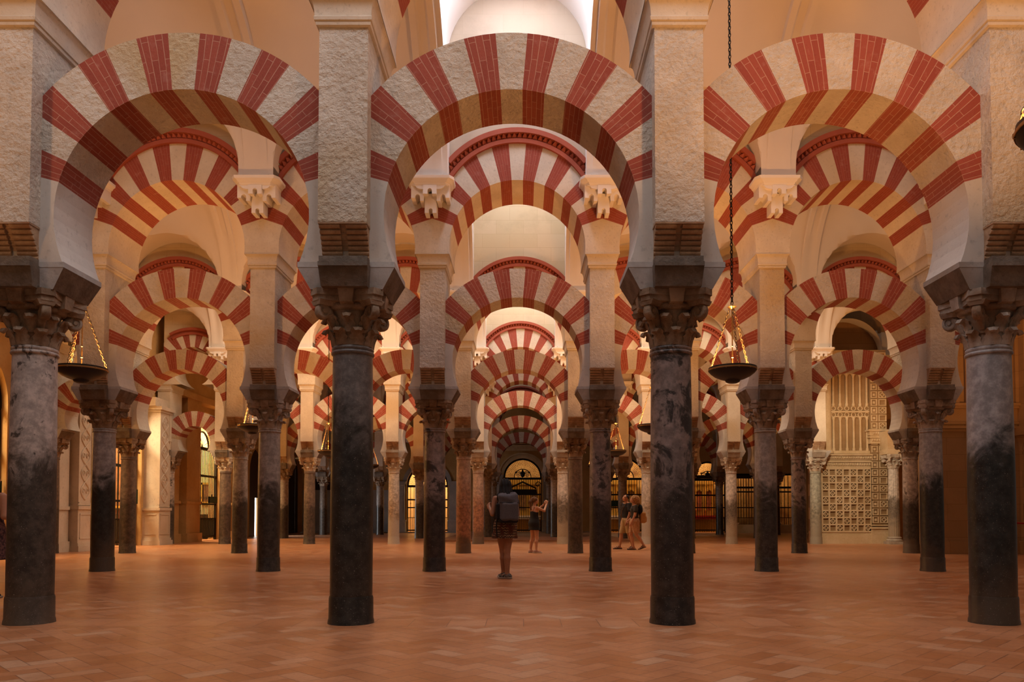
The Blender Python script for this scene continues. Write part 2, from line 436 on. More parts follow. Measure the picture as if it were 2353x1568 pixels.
def abacus_mesh(m):
    b = MB(); pts = []
    for q in range(4):
        a0 = PI / 4 + q * PI / 2
        c0 = Vector((.43 * math.cos(a0), .43 * math.sin(a0))); t = Vector((-math.sin(a0), math.cos(a0)))
        p0 = c0 - t * .055; p1 = c0 + t * .055
        a1 = a0 + PI / 2; c1 = Vector((.43 * math.cos(a1), .43 * math.sin(a1))); t1 = Vector((-math.sin(a1), math.cos(a1))); p2 = c1 - t1 * .055
        pts += [p0, p1]
        am = a0 + PI / 4; mid = (p1 + p2) / 2; dip = Vector((math.cos(am), math.sin(am))) * -.055
        for u in (.25, .5, .75):
            pts.append(p1.lerp(p2, u) + dip * math.sin(PI * u))
    b.extr([(p[0] * .96, p[1] * .96) for p in pts], 3.055, 3.105, 0, 'z')
    b.extr([(p[0], p[1]) for p in pts], 3.105, 3.165, 0, 'z')
    for q in range(4):
        a = q * PI / 2; ca, sa = math.cos(a), math.sin(a)
        v = []
        for (x, y, z) in [(.23, -.07, 3.02), (.23, .07, 3.02), (.315, .06, 3.04), (.315, -.06, 3.04), (.23, -.08, 3.165), (.23, .08, 3.165), (.335, .075, 3.16), (.335, -.075, 3.16)]:
            v.append((x * ca - y * sa, x * sa + y * ca, z))
        b.add(v, [(0, 1, 2, 3), (4, 7, 6, 5), (0, 4, 5, 1), (1, 5, 6, 2), (2, 6, 7, 3), (3, 7, 4, 0)])
    return b.mesh('abacus', [m], 35)
def impost_mesh(m):
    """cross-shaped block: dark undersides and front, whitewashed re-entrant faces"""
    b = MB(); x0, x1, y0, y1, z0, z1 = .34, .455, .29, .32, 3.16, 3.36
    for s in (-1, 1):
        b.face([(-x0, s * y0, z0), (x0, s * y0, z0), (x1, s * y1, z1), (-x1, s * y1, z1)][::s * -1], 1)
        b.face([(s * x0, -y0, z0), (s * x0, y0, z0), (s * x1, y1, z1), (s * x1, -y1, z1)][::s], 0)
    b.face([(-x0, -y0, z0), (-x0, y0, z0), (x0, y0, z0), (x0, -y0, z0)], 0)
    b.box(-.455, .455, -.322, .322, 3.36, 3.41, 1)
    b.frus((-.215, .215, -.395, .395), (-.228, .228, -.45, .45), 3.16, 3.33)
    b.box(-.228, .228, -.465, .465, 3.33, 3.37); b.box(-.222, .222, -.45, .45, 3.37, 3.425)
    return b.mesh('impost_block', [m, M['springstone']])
def pier_mesh(m):
    b = MB(); b.box(-.225, .225, -.48, .48, 3.73, 5.56)
    b.box(-.222, .222, -.31, .31, 3.40, 3.74)
    # ragged set-off where the arch rings die into the pier
    return b.mesh('pier_body', [m])
def roll_mesh(m):
    b = MB()
    for s in (-1,):
        n = 7
        for k in range(n):
            t = (k + .5) / n
            z = 3.425 + .30 * t; y = .315 + .155 * (t ** 1.5)
            for (xa, xb) in ((-.219, -.028), (.028, .219)):
                P = []; q = 10
                for x in (xa, xb):
                    for i in range(q):
                        a = 2 * PI * i / q
                        P.append((x, s * (y - .012 + .027 * math.cos(a)), z + .024 * math.sin(a)))
                F = [(i, (i + 1) % q, q + (i + 1) % q, q + i) for i in range(q)] + [tuple(range(q - 1, -1, -1)), tuple(range(q, 2 * q))]
                b.add(P, F)
            b.box(-.03, .03, s * (y - .02) if s < 0 else y - .06, s * (y - .06) if s < 0 else y - .004, z - .02, z + .02)
        # solid core following the curve
        for k in range(n):
            t0, t1 = k / n, (k + 1) / n
            ya, yb = .295 + .155 * t0 ** 1.5, .295 + .155 * t1 ** 1.5
            if s < 0: b.frus((-.217, .217, -ya, -.2), (-.217, .217, -yb, -.2), 3.425 + .30 * t0, 3.425 + .30 * t1)
            else: b.frus((-.217, .217, .2, ya), (-.217, .217, .2, yb), 3.425 + .30 * t0, 3.425 + .30 * t1)
        y0, y1 = (-.47, -.30) if s < 0 else (.30, .47)
        b.box(-.225, .225, y0 - (.008 if s < 0 else 0), y1 + (.008 if s > 0 else 0), 3.715, 3.735)
    return b.mesh('roll_corbel', [m], 45)
def cornice_mesh(m):
    b = MB(); h = [(5.55, .228, .485, 0), (5.56, .25, .505, 0), (5.585, .255, .51, 0), (5.59, .245, .50, 0), (5.60, .265, .52, 0), (5.63, .27, .525, 0), (5.635, .265, .52, 0)]
    for k in range(6):
        a = k / 5 * PI / 2
        h.append((5.64 + .15 * math.sin(a), .262 + .05 * (1 - math.cos(a)), .515 + .05 * (1 - math.cos(a)), 0))
    h.append((5.80, .312, .565, 0))
    b.sweeprect(h)
    return b.mesh('cornice', [m], 30)
# ------------------------------------------------------------------ arches
def arch_mesh(name, Rin, zc, rout, half, z0, nv, step, y0, y1, mats, closed_top=True):
    """striped voussoir arch; mats = white, red, springer. rout(theta) -> outer radius."""
    b = MB(); ths = math.acos((z0 - zc) / Rin)
    J = [math.radians(step) * (k - nv / 2) for k in range(nv + 1)]
    segs = []
    for k in range(nv):
        red = (k - nv // 2) % 2 != 0
        nsub = 3
        for q in range(nsub):
            segs.append((J[k] + (J[k + 1] - J[k]) * q / nsub, J[k] + (J[k + 1] - J[k]) * (q + 1) / nsub, 1 if red else 0))
    ns = 7
    for sg in (-1, 1):
        A, B = J[-1], ths
        for q in range(ns):
            a, c = A + (B - A) * q / ns, A + (B - A) * (q + 1) / ns
            segs.append((a, c, 2) if sg > 0 else (-c, -a, 2))
    def outp(a):
        r = rout(a); x, z = r * math.sin(a), zc + r * math.cos(a)
        if z < z0: z = z0; x = math.copysign(half, a)
        return x, z
    for a, c, m in segs:
        i0 = (Rin * math.sin(a), zc + Rin * math.cos(a)); i1 = (Rin * math.sin(c), zc + Rin * math.cos(c))
        o0, o1 = outp(a), outp(c)
        L0 = math.hypot(o0[0] - i0[0], o0[1] - i0[1]); L1 = math.hypot(o1[0] - i1[0], o1[1] - i1[1])
        va, vc = a * (Rin + .15), c * (Rin + .15)
        off = .0273 if m == 1 else 0
        F = lambda y, flip: b.face([(o0[0], y, o0[1]), (o1[0], y, o1[1]), (i1[0], y, i1[1]), (i0[0], y, i0[1])][::-1 if flip else 1],
                                   m, [(L0, va), (L1, vc), (0, vc), (0, va)][::-1 if flip else 1])
        F(y0, True); F(y1, False)
        b.face([(i0[0], y0, i0[1]), (i1[0], y0, i1[1]), (i1[0], y1, i1[1]), (i0[0], y1, i0[1])], m, [(0, va), (0, vc), (y1 - y0, vc), (y1 - y0, va)])
        if closed_top and abs((a + c) / 2) < math.radians(64):
            b.face([(o0[0], y0, o0[1]), (o0[0], y1, o0[1]), (o1[0], y1, o1[1]), (o1[0], y0, o1[1])], 2 if m == 0 else m, [(0, va), (.6, va), (.6, vc), (0, vc)])
    # merge soffit normals: fine as facets, smoothed by angle
    return b
HB = S / 2
def lower_out(a):
    r = 1.745
    s = abs(math.sin(a))
    return min(r, HB / s) if s > 1e-6 else r
ZM, RMO, RMI = 6.435, 1.645, 1.40
def upper_out(a):
    # ray from (0, 5.92) to moulding circle (centre z 6.435) or the pier axis
    s, c = math.sin(a), math.cos(a); d = 5.92 - ZM; rr = 1.43
    B = c * d; disc = B * B - (d * d - rr * rr)
    r = -B + math.sqrt(disc)
    return r if abs(r * s) < 1.25 else HB / abs(s)
def smooth_arch(b, name, mats):
    me = b.mesh(name, mats)
    return me
me_low = smooth_arch(arch_mesh('low', 1.20, 3.86, lower_out, HB, 3.385, 15, 10, -.32, .32, None), 'voussoir_ring', [M['lime'], M['brick'], M['plaster']])
me_up = smooth_arch(arch_mesh('up', 1.24, 5.92, upper_out, HB, 5.79, 15, 9.5, -.55, .55, None, False), 'voussoir_ring', [M['lime_smooth'], M['brick_fine'], M['lime_smooth']])
def mould_mesh():
    b = MB(); hw = 1.243
    for s in (-1,):
        for r0, r1, pr in ((1.40, 1.475, .055), (1.475, 1.56, .02), (1.56, 1.648, .11)):
            a0 = math.asin(hw / ((r0 + r1) / 2))
            y0, y1 = (-.55 - pr, -.50) if s < 0 else (.50, .55 + pr)
            b.ring(0, ZM, r0, r1, -a0, a0, y0, y1, 28)
        n = 30; a0 = math.asin(hw / 1.52) - .02
        for k in range(n):
            a = -a0 + 2 * a0 * (k + .5) / n; da = a0 / n
            P = []
            for (r, aa, y) in ((1.476, a - da, .56), (1.558, a - da, .56), (1.558, a + da, .56), (1.476, a + da, .56), (1.555, a - da * .2, .645), (1.50, a - da * .9, .60)):
                P.append((r * math.sin(aa), s * y, ZM + r * math.cos(aa)))
            b.add(P, [(0, 1, 4, 5), (1, 2, 4), (2, 3, 4), (3, 0, 5, 4)])
    return b.mesh('dentil_moulding', [M['redplaster']])
me_mould = mould_mesh()
def lunette_mesh(center, mat):
    b = MB(); top = 10.95 if center else 8.95; pts = []
    n = 24
    pts.append((-HB, 6.95))
    for k in range(n + 1):
        x = -1.38 + 2.76 * k / n
        pts.append((x, ZM + math.sqrt(1.5 ** 2 - x * x)))
    pts.append((HB, 6.95)); pts += [(HB, top), (-HB, top)]
    for k in range(len(pts) - 3):
        p, q = pts[k], pts[k + 1]
        b.extr([p, q, (q[0], top), (p[0], top)], -.535, .535)
    return b.mesh('lunette_wall', [mat])
me_lun = lunette_mesh(False, M['ashlar']); me_lunc = lunette_mesh(True, M['ashlar']); me_lunp = lunette_mesh(True, M['ashlar_pink'])
# ------------------------------------------------------------------ corbel + pilaster hanging between the upper arches
def corbel_meshes():
    yf = -.93
    b = MB()
    def poly(pts, y0, y1): b.extr(pts, y0, y1)
    # mensula: three tiers of scalloped brackets below a moulded slab (front face at yf)
    def arc(cx, cz, r, a0, a1, n=6): return [(cx + r * math.cos(a0 + (a1 - a0) * i / n), cz + r * math.sin(a0 + (a1 - a0) * i / n)) for i in range(n + 1)]
    # lowest tongue
    t = [(-.105, 6.80), (-.105, 6.45), (-.035, 6.45)] + [(-.035, 6.475)] + arc(0, 6.50, .035, PI, 0) + [(.035, 6.475), (.035, 6.45), (.105, 6.45), (.105, 6.80)]
    poly(t, yf + .13, -.55)
    for s in (-1, 1):
        t = [(s * .10, 6.92), (s * .115, 6.645), (s * .18, 6.645), (s * .18, 6.70)] + [(s * (.225 + .045 * math.cos(PI - PI * i / 8)), 6.715 + .05 * math.sin(PI * i / 8)) for i in range(9)] + [(s * .27, 6.70), (s * .34, 6.70), (s * .34, 6.92)]
        poly(t, yf + .07, -.55)
    # pendant front tongue between scallops
    t = [(-.12, 6.90), (-.12, 6.74), (-.04, 6.74), (-.04, 6.79)] + arc(0, 6.80, .04, PI, 0) + [(.04, 6.79), (.04, 6.74), (.12, 6.74), (.12, 6.90)]
    poly(t, yf - .01, -.6)
    for s in (-1, 1):
        t = [(s * .12, 6.90), (s * .12, 6.83)] + [(s * (.12 + .13 * math.sin(PI / 2 * i / 6)), 6.83 + .05 * (1 - math.cos(PI / 2 * i / 6))) for i in range(7)] + [(s * .30, 6.90)]
        poly(t, yf + .005, -.6)
    # moulded slab, canted at the ends
    pr = [(6.90, .33, .0), (6.92, .345, -.012), (6.945, .35, -.02), (6.955, .37, -.03), (6.985, .385, -.045), (7.0, .405, -.055), (7.01, .42, -.06), (7.055, .425, -.065)]
    P = []; F = []
    for z, hx, dy in pr:
        y = yf + dy
        P += [(-hx, -.55, z), (-hx, y + .10, z), (-hx + .07, y, z), (hx - .07, y, z), (hx, y + .10, z), (hx, -.55, z)]
    m = len(pr)
    for k in range(m - 1):
        for i in range(5):
            o = k * 6 + i; F.append((o, o + 1, o + 7, o + 6))
    F.append((5, 4, 3, 2, 1, 0)); o = (m - 1) * 6; F.append((o, o + 1, o + 2, o + 3, o + 4, o + 5))
    b.add(P, F)
    me1 = b.mesh('corbel', [M['white']], 35)
    b = MB(); zt = 8.9
    # pilaster: front with a sunk round-ended flute panel
    b.box(-.31, .31, -.86, -.54, 7.055, 7.2); b.box(-.31, -.06, -.86, -.54, 7.2, zt); b.box(.06, .31, -.86, -.54, 7.2, zt); b.box(-.06, .06, -.80, -.54, 7.2, zt)
    for s in (-1, 1):
        x0, x1 = sorted((s * .24, s * .31)); b.box(x0, x1, -.90, -.86, 7.055, zt)
    me2 = b.mesh('pilaster', [M['white']])
    return me1, me2
me_corb, me_pil = corbel_meshes()
me_ring = {}; me_shaft = {}; me_neck = {}
for k, (nm, m) in SH.items():
    me_ring[k] = basering_mesh(m); me_shaft[k] = shaft_mesh(m); me_neck[k] = necking_mesh(m)
CAPM = {'dark': M['cap_dark'], 'pale': M['cap_pale'], 'cream': M['cap_cream']}
me_cap = {(k, v): capital_mesh(CAPM[k], v) for k in CAPM for v in (0, 1)}
me_vol = {k: volute_mesh(CAPM[k]) for k in CAPM}; me_aba = {k: abacus_mesh(CAPM[k]) for k in CAPM}
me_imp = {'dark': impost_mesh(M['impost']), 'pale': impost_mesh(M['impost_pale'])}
me_pier = pier_mesh(M['lime']); me_pier2 = pier_mesh(M['lime_smooth']); me_roll = roll_mesh(M['roll']); me_corn = cornice_mesh(M['lime_smooth'])
# which marble stands where: row -> {i: (marble, capital, impost)}
LOOK = {
 0: {-3: ('greystone', 'dark', 'dark'), -2: ('veined', 'dark', 'dark'), -1: ('charcoal', 'dark', 'dark'), 0: ('purple', 'dark', 'dark'), 1: ('slate', 'pale', 'dark'), 2: ('greystone', 'pale', 'dark')},
 1: {-4: ('greystone', 'dark', 'dark'), -3: ('slate', 'dark', 'dark'), -2: ('greystone', 'pale', 'dark'), -1: ('purple', 'dark', 'dark'), 0: ('purple', 'dark', 'dark'), 1: ('greystone', 'pale', 'dark'), 2: ('slate', 'pale', 'dark'), 3: ('greystone', 'pale', 'dark')},
 2: {-4: ('brown', 'dark', 'dark'), -3: ('greystone', 'pale', 'dark'), -2: ('charcoal', 'dark', 'dark'), -1: ('rose', 'dark', 'dark'), 0: ('brown', 'dark', 'dark'), 1: ('purple', 'dark', 'dark'), 2: ('purple', 'pale', 'dark'), 3: ('veined', 'pale', 'dark')},
 3: {-4: ('brown', 'cream', 'dark'), -3: ('brown', 'cream', 'dark'), -2: ('speckled', 'cream', 'pale'), -1: ('rose', 'cream', 'pale'), 0: ('whitemoss', 'cream', 'pale'), 1: ('speckled', 'cream', 'pale'), 2: ('whitemoss', 'cream', 'pale'), 3: ('green', 'cream', 'pale')},
}
def look(r, i): return LOOK.get(r, {}).get(i, ('brown', 'dark', 'dark') if (i + r) % 2 else ('greystone', 'dark', 'dark'))
ROWS = {0: (-3, 2), 1: (-4, 3), 2: (-4, 3), 3: (-4, 3), 4: (-4, 4), 5: (-4, 4)}
ROT4 = [PI / 4 + q * PI / 2 for q in range(4)]
def make_column(r, i, x, y, lab=None, look_=None):
    k, cp, im = look_ or look(r, i)
    t = thing('marble_column', lab or f"{SH[k][0]} column, {colpos(i)}, {ROWN[r]} arcade", 'column', (x, y, 0), 0, f'marble columns of the {ROWN[r]} arcade')
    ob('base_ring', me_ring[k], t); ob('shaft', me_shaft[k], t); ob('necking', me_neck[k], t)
    c = ob('capital', me_cap[(cp, (i + r) % 2)], t)
    ob('abacus', me_aba[cp], c)
    for a in ROT4:
        ob('volute', me_vol[cp], c, rz=a)
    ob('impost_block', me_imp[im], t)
    return t
def make_pier(r, i, x, y, lab=None):
    t = thing('stone_pier', lab or f"square limestone pier on the column {colpos(i)}, {ROWN[r]} arcade", 'pier', (x, y, 0), 0, f'stone piers of the {ROWN[r]} arcade')
    ob('pier_body', me_pier if r < 3 else me_pier2, t); ob('roll_corbel', me_roll, t); ob('cornice', me_corn, t)
def make_low(r, b, x, y):
    t = thing('horseshoe_arch', f"red and white striped horseshoe arch, {baypos(b)}, {ROWN[r]} arcade", 'arch', (x, y, 0), 0, f'horseshoe arches of the {ROWN[r]} arcade')
    ob('voussoir_ring', me_low, t)
def make_up(r, b, x, y):
    t = thing('upper_arch', f"wide striped upper round arch with dentil band, {baypos(b)}, {ROWN[r]} arcade", 'arch', (x, y, 0), 0, f'upper arches of the {ROWN[r]} arcade')
    ob('voussoir_ring', me_up, t); ob('dentil_moulding', me_mould, t)
    ob('lunette_wall', (me_lunp if r == 1 else me_lunc) if b == 0 else me_lun, t)
def make_corb(r, i, x, y):
    t = thing('corbelled_pilaster', f"white fluted pilaster on stepped corbel, {colpos(i)}, {ROWN[r]} arcade", 'pilaster', (x, y, 0), 0, f'corbelled pilasters of the {ROWN[r]} arcade')
    ob('corbel', me_corb, t); ob('pilaster', me_pil, t)
for r, (a, z) in ROWS.items():
    y = ROWY[r]
    for i in range(a, z + 1):
        x = colx(i)
        make_column(r, i, x, y); make_pier(r, i, x, y)
        if r > 0: make_corb(r, i, x, y)
    for b in range(a + 1, z + 1):
        make_low(r, b, bayx(b), y); make_up(r, b, bayx(b), y)
# ------------------------------------------------------------------ floor and vaults
XL, XR, YE = -13.4, 17.0, 46.5
b = MB(); b.box(XL - 4, XR + 1, -2, YE + 4, -.2, 0); struct('floor', b.mesh('floor', [M['floor']]))
def vault_mesh(y0):
    """barrel vault along x between two arcades, cut by a groined lunette over every arch"""
    ya, yb = y0 + .55, y0 + R - .55; pa, pb = y0 + .90, y0 + R - .90
    yc = (pa + pb) / 2; rad = (pb - pa) / 2; ZS = 7.1
    ys = [ya, pa - .001] + [yc - rad * math.cos(PI * k / 40) for k in range(41)] + [pb + .001, yb]
    xs = []
    bmin, bmax = -5, 6
    for bb in range(bmin, bmax + 1):
        xb = bayx(bb); h = 1.27 if bb == 0 else 1.24
        n = 28
        # pier zone left of the bay
        xp = xb - HB
        for u in (-.31, -.22, -.205, -.10, -.06, .06, .10, .205, .22, .31): xs.append((xp + u, None, u))
        for k in range(n + 1): xs.append((xb - h * math.cos(PI * k / n), bb, 0))
    def z(x, y, bb, u):
        if pa <= y <= pb: zm = ZS + math.sqrt(max(0, rad * rad - (y - yc) ** 2))
        else: zm = ZS
        if bb is None:
            if abs(u) < .21 and pa <= y <= pb:
                zm -= .11 if abs(u) > .07 else .06
            return zm
        xb = bayx(bb); d = x - xb
        if bb == 0: zp = 9.48 + math.sqrt(max(0, 1.27 ** 2 - d * d))
        else: zp = 7.25 + math.sqrt(max(0, 1.24 ** 2 - d * d))
        return max(zm, zp)
    m = MB(); N = len(ys); P = []; F = []
    keep = [q for q in xs if XL - .4 < q[0] < XR + .4]
    for (x, bb, u) in keep:
        for y in ys: P.append((x, y, z(x, y, bb, u)))
    for k in range(len(keep) - 1):
        for j in range(N - 1):
            F.append((k * N + j, k * N + j + 1, (k + 1) * N + j + 1, (k + 1) * N + j))
    m.add(P, F)
    for q in range(len(m.f)):
        a, c = keep[q // (N - 1)], keep[q // (N - 1) + 1]
        if a[1] == 0 or c[1] == 0: m.m[q] = 1
    return m.mesh('ceiling', [M['vault'], M['white']], 32)
for k in range(-1, 5): struct('ceiling', vault_mesh(ROWY[0] + R * k))
# ------------------------------------------------------------------ walls with arched openings
def wall_along(b, u0, u1, t0, t1, ztop, ops, axis, mat=0):
    """wall running in u, thickness t0..t1; ops = (ua, ub, zspring, arched)"""
    ax = 'y' if axis == 'x' else 'x'
    def bx(a, c, z0, z1):
        if axis == 'x': b.box(a, c, t0, t1, z0, z1, mat)
        else: b.box(t0, t1, a, c, z0, z1, mat)
    cur = u0
    for (a, c, zs, arched) in ops:
        bx(cur, a, 0, ztop); cur = c
        if not arched: bx(a, c, zs, ztop); continue
        r = (c - a) / 2; m = (a + c) / 2; n = 20
        for k in range(n):
            p = (m - r * math.cos(PI * k / n), zs + r * math.sin(PI * k / n)); q = (m - r * math.cos(PI * (k + 1) / n), zs + r * math.sin(PI * (k + 1) / n))
            b.extr([p, q, (q[0], ztop), (p[0], ztop)], t0, t1, mat, ax)
    bx(cur, u1, 0, ztop)
LG = [(16.9, 19.8, 3.95), (23.2, 26.8, 3.95), (30.9, 33.8, 3.95)]
b = MB(); wall_along(b, -1.5, YE, -13.95, -13.4, 10.2, [(a, c, z, True) for a, c, z in LG] + [(37.4, 39.9, 3.2, True), (43.6, 46.3, 3.4, True)], 'y')
struct('wall_left', b.mesh('wall_left', [M['ochre']]))
EG = [(-1.22, 1.11, 3.37)]
EOP = [(-12.75, -11.4, 3.3, False), (-7.1, -4.6, 2.9, True), (-1.22, 1.11, 3.37, True), (5.0, 7.4, 3.35, True), (10.2, 12.3, 3.3, True), (12.95, 14.4, 3.6, False), (15.5, 16.8, 3.6, False)]
b = MB(); wall_along(b, XL - .55, XR, YE, YE + .5, 10.2, EOP, 'x')
struct('wall_back', b.mesh('wall_back', [M['ochre']]))
b = MB(); b.box(11.15, XR + .5, 20.75, 21.7, 0, 10.2); struct('wall_right', b.mesh('wall_right', [M['brownwall']]))
b = MB(); b.box(XR, XR + .5, 21.7, YE + .5, 0, 10.2); struct('wall_right', b.mesh('wall_right', [M['ochre']]))
b = MB(); b.box(11.12, XR, 20.66, 20.75, 0, .32); b.box(11.12, XR, 20.70, 20.75, .32, .36); struct('baseboard_right', b.mesh('baseboard_right', [M['brownwall']]))
b = MB()
for z, pr in ((3.32, .05), (3.40, .10), (3.52, .06), (3.95, .08), (4.02, .14)): b.box(11.12, XR, 20.75 - pr, 20.76, z, z + .07)
for k in range(22): b.box(11.2 + k * .27, 11.29 + k * .27, 20.67, 20.76, 4.1, 7.5)
struct('trim_1', b.mesh('trim_1', [M['brownwall']]))
# chapels behind the grilles
def chapel(u0, u1, axis, depth, mat, z=6.6):
    b = MB()
    if axis == 'y':
        x1, x0 = -13.95, -13.95 - depth
        b.box(x0 - .1, x0, u0 - .6, u1 + .6, 0, z); b.box(x0, x1, u0 - .7, u0 - .6, 0, z); b.box(x0, x1, u1 + .6, u1 + .7, 0, z); b.box(x0 - .1, x1, u0 - .7, u1 + .7, z, z + .1)
    else:
        y0, y1 = YE + .5, YE + .5 + depth
        b.box(u0 - .5, u1 + .5, y1, y1 + .1, 0, z); b.box(u0 - .6, u0 - .5, y0, y1, 0, z); b.box(u1 + .5, u1 + .6, y0, y1, 0, z); b.box(u0 - .6, u1 + .6, y0, y1 + .1, z, z + .1)
    struct('wall_chapel', b.mesh('wall_chapel', [mat]))
for a, c, z in LG: chapel(a, c, 'y', 2.6, M['chapel'])
chapel(-7.1, -4.6, 'x', 2.6, M['chapel']); chapel(-1.22, 1.11, 'x', 3.0, M['chapel_dim']); chapel(5.0, 7.4, 'x', 2.6, M['chapel_dim'])
chapel(10.2, 12.3, 'x', 2.6, M['chapel_dim'], 5.5); chapel(13.45, 13.9, 'x', 2.6, M['chapel_dim'], 5.5); chapel(15.6, 16.7, 'x', 2.6, M['chapel_dim'], 5.5)
# ------------------------------------------------------------------ wrought iron gates
def gate(label, loc, rz, w, zs, arched=True, step=.135, lock=1.5, scroll=False, group='iron chapel gates', bar=.013, ztop=None, ped=False):
    t = thing('iron_gate', label, 'gate', loc, rz, group); h = w / 2; I = [M['iron']]
    zt = zs if arched else (ztop or zs)
    b = MB()
    for s in (-1, 1): b.box(s * h - .05, s * h + .05, -.05, .05, 0, zt)
    if arched: b.ring(0, zs, h - .10, h, -PI / 2, PI / 2, -.06, .06, 28)
    else: b.box(-h, h, -.05, .05, zt - .1, zt)
    ob('frame', b.mesh('frame', I), t)
    b = MB(); b.box(-h, h, -.06, .06, zs - .13 if arched else zs - .9, zs if arched else zs - .78)
    b.box(-h, h, -.05, .05, zs * .68, zs * .68 + .09)
    ob('transom', b.mesh('transom', I), t)
    for z in (.12, lock): 
        b = MB(); b.box(-h, h, -.03, .03, z, z + .07); ob('rail', b.mesh('rail', I), t)
    b = MB(); n = int(w / step)
    for k in range(1, n):
        x = -h + w * k / n; b.box(x - bar, x + bar, -bar, bar, .04, zt - .05)
        if k % 2: b.frus((x - .022, x + .022, -.022, .022), (x - .022, x + .022, -.022, .022), lock + .25, lock + .34)
    for k in range(2 * n):
        x = -h + w * k / (2 * n); b.box(x - bar * .8, x + bar * .8, -bar * .8, bar * .8, .1, lock * .6)
    b.box(-h, h, -.025, .025, lock * .6, lock * .6 + .04)
    ob('bars', b.mesh('bars', I), t)
    if arched:
        b = MB(); r0 = h * .46
        b.ring(0, zs, r0 - .05, r0, -PI / 2, PI / 2, -.03, .03, 20)
        m = 30
        for k in range(m + 1):
            a = -PI / 2 + PI * k / m; r1 = h - .08
            b.tube([(r0 * math.sin(a), 0, zs + r0 * math.cos(a)), (r1 * math.sin(a), 0, zs + r1 * math.cos(a))], .011, 4)
            rm = r0 + (r1 - r0) * (.45 if k % 2 else .6)
            b.lathe([(.0, -.03), (.026, 0), (.0, .03)], 6, 0, (rm * math.sin(a), 0, zs + rm * math.cos(a)), cap=False)
        if scroll:
            for s in (-1, 1):
                for (cx, cz, rr) in ((.28, .12, .12), (.20, .30, .09), (.38, .30, .07)):
                    b.tube([(s * (cx + rr * (1 - q / 22) * math.cos(q * .55)), 0, zs + cz + rr * (1 - q / 22) * math.sin(q * .55)) for q in range(20)], .018, 5)
            b.lathe([(.0, -.20), (.13, -.12), (.16, .02), (.11, .14), (.05, .2), (.07, .24), (0, .30)], 10, 0, (0, 0, zs + .2), cap=False)
        else:
            for k in range(9):
                a = -PI / 2 + PI * k / 8; b.tube([(0, 0, zs), ((r0 - .04) * math.sin(a), 0, zs + (r0 - .04) * math.cos(a))], .009, 4)
        ob('fanlight', b.mesh('fanlight', I), t)
    if ped:
        b = MB()
        for s in (-1, 1): b.extr([(0, zs - .22), (s * h * .72, zs - .62), (s * h * .72, zs - .72), (0, zs - .32)], -.06, .06)
        b.box(-h * .74, h * .74, -.08, .08, zs - 1.0, zs - .72)
        for s in (-1, 1):
            b.tube([(s * h * .8 + .18 * math.cos(q * .5) * (1 - q / 20), 0, zs - .42 + .18 * math.sin(q * .5) * (1 - q / 20)) for q in range(16)], .03, 5)
        ob('pediment', b.mesh('pediment', I), t)
    return t
gate('tall iron gate with fan top at the picture edge behind the veined column', (-13.62, 18.35, 0), PI / 2, 2.9, 3.95, bar=.018, step=.2)
gate('tall iron gate between the two carved white pilasters', (-13.62, 25.0, 0), PI / 2, 3.6, 3.95, bar=.018, step=.22)
gate('iron gate with bright fanlight in the ochre chapel arch', (-13.62, 32.35, 0), PI / 2, 2.9, 3.95, bar=.016, step=.15)
gate('black iron gate with crest and fanlight at the end of the centre aisle', (-.055, YE + .2, 0), 0, 2.33, 3.37, scroll=True, ped=True, bar=.016)
gate('lit iron gate framed by blue-grey marble, left of the end wall centre', (-5.85, YE + .2, 0), 0, 2.5, 2.9, bar=.014, step=.2)
gate('iron gate glowing gold behind the couple in shorts', (6.2, YE + .2, 0), 0, 2.4, 3.35, bar=.016, step=.16)
gate('iron gate with scrolled top before the red and gold altar', (11.25, YE + .2, 0), 0, 2.1, 3.3, scroll=True, bar=.014)
gate('narrow square iron grille between dark posts in the end wall', (13.675, YE + .2, 0), 0, 1.45, 3.6, False, bar=.018, step=.15)
gate('square iron grille furthest along the end wall beside the carved pier', (16.15, YE + .2, 0), 0, 1.3, 3.6, False, bar=.016, step=.2)
def sign(label, loc, rz, w, h):
    t = thing('gate_sign', label, 'sign', loc, rz, 'small green signs on the gates')
    b = MB(); b.box(-w / 2, w / 2, -.015, .015, -h / 2, h / 2); ob('board', b.mesh('board', [M['greensign']]), t)
    b = MB(); e = .02
    for q in ((-w / 2, w / 2, h / 2 - e, h / 2), (-w / 2, w / 2, -h / 2, -h / 2 + e), (-w / 2, -w / 2 + e, -h / 2, h / 2), (w / 2 - e, w / 2, -h / 2, h / 2)): b.box(q[0], q[1], -.022, .022, q[2], q[3])
    b.box(-.12, -.1, -.01, .01, h / 2, h / 2 + .1); b.box(.1, .12, -.01, .01, h / 2, h / 2 + .1)
    ob('rim', b.mesh('rim', [M['iron']]), t)
sign('dark green sign on the gate at the picture edge', (-13.50, 19.2, 1.72), PI / 2, 1.1, .42)
sign('green sign on the gate between carved white pilasters', (-13.50, 26.45, 1.70), PI / 2, .55, .5)
sign('green sign on the gate with bright fanlight', (-13.50, 33.25, 1.72), PI / 2, .8, .28)
sign('dark green sign on the gold-lit gate behind the couple', (5.55, YE + .05, 1.78), 0, .75, .38)
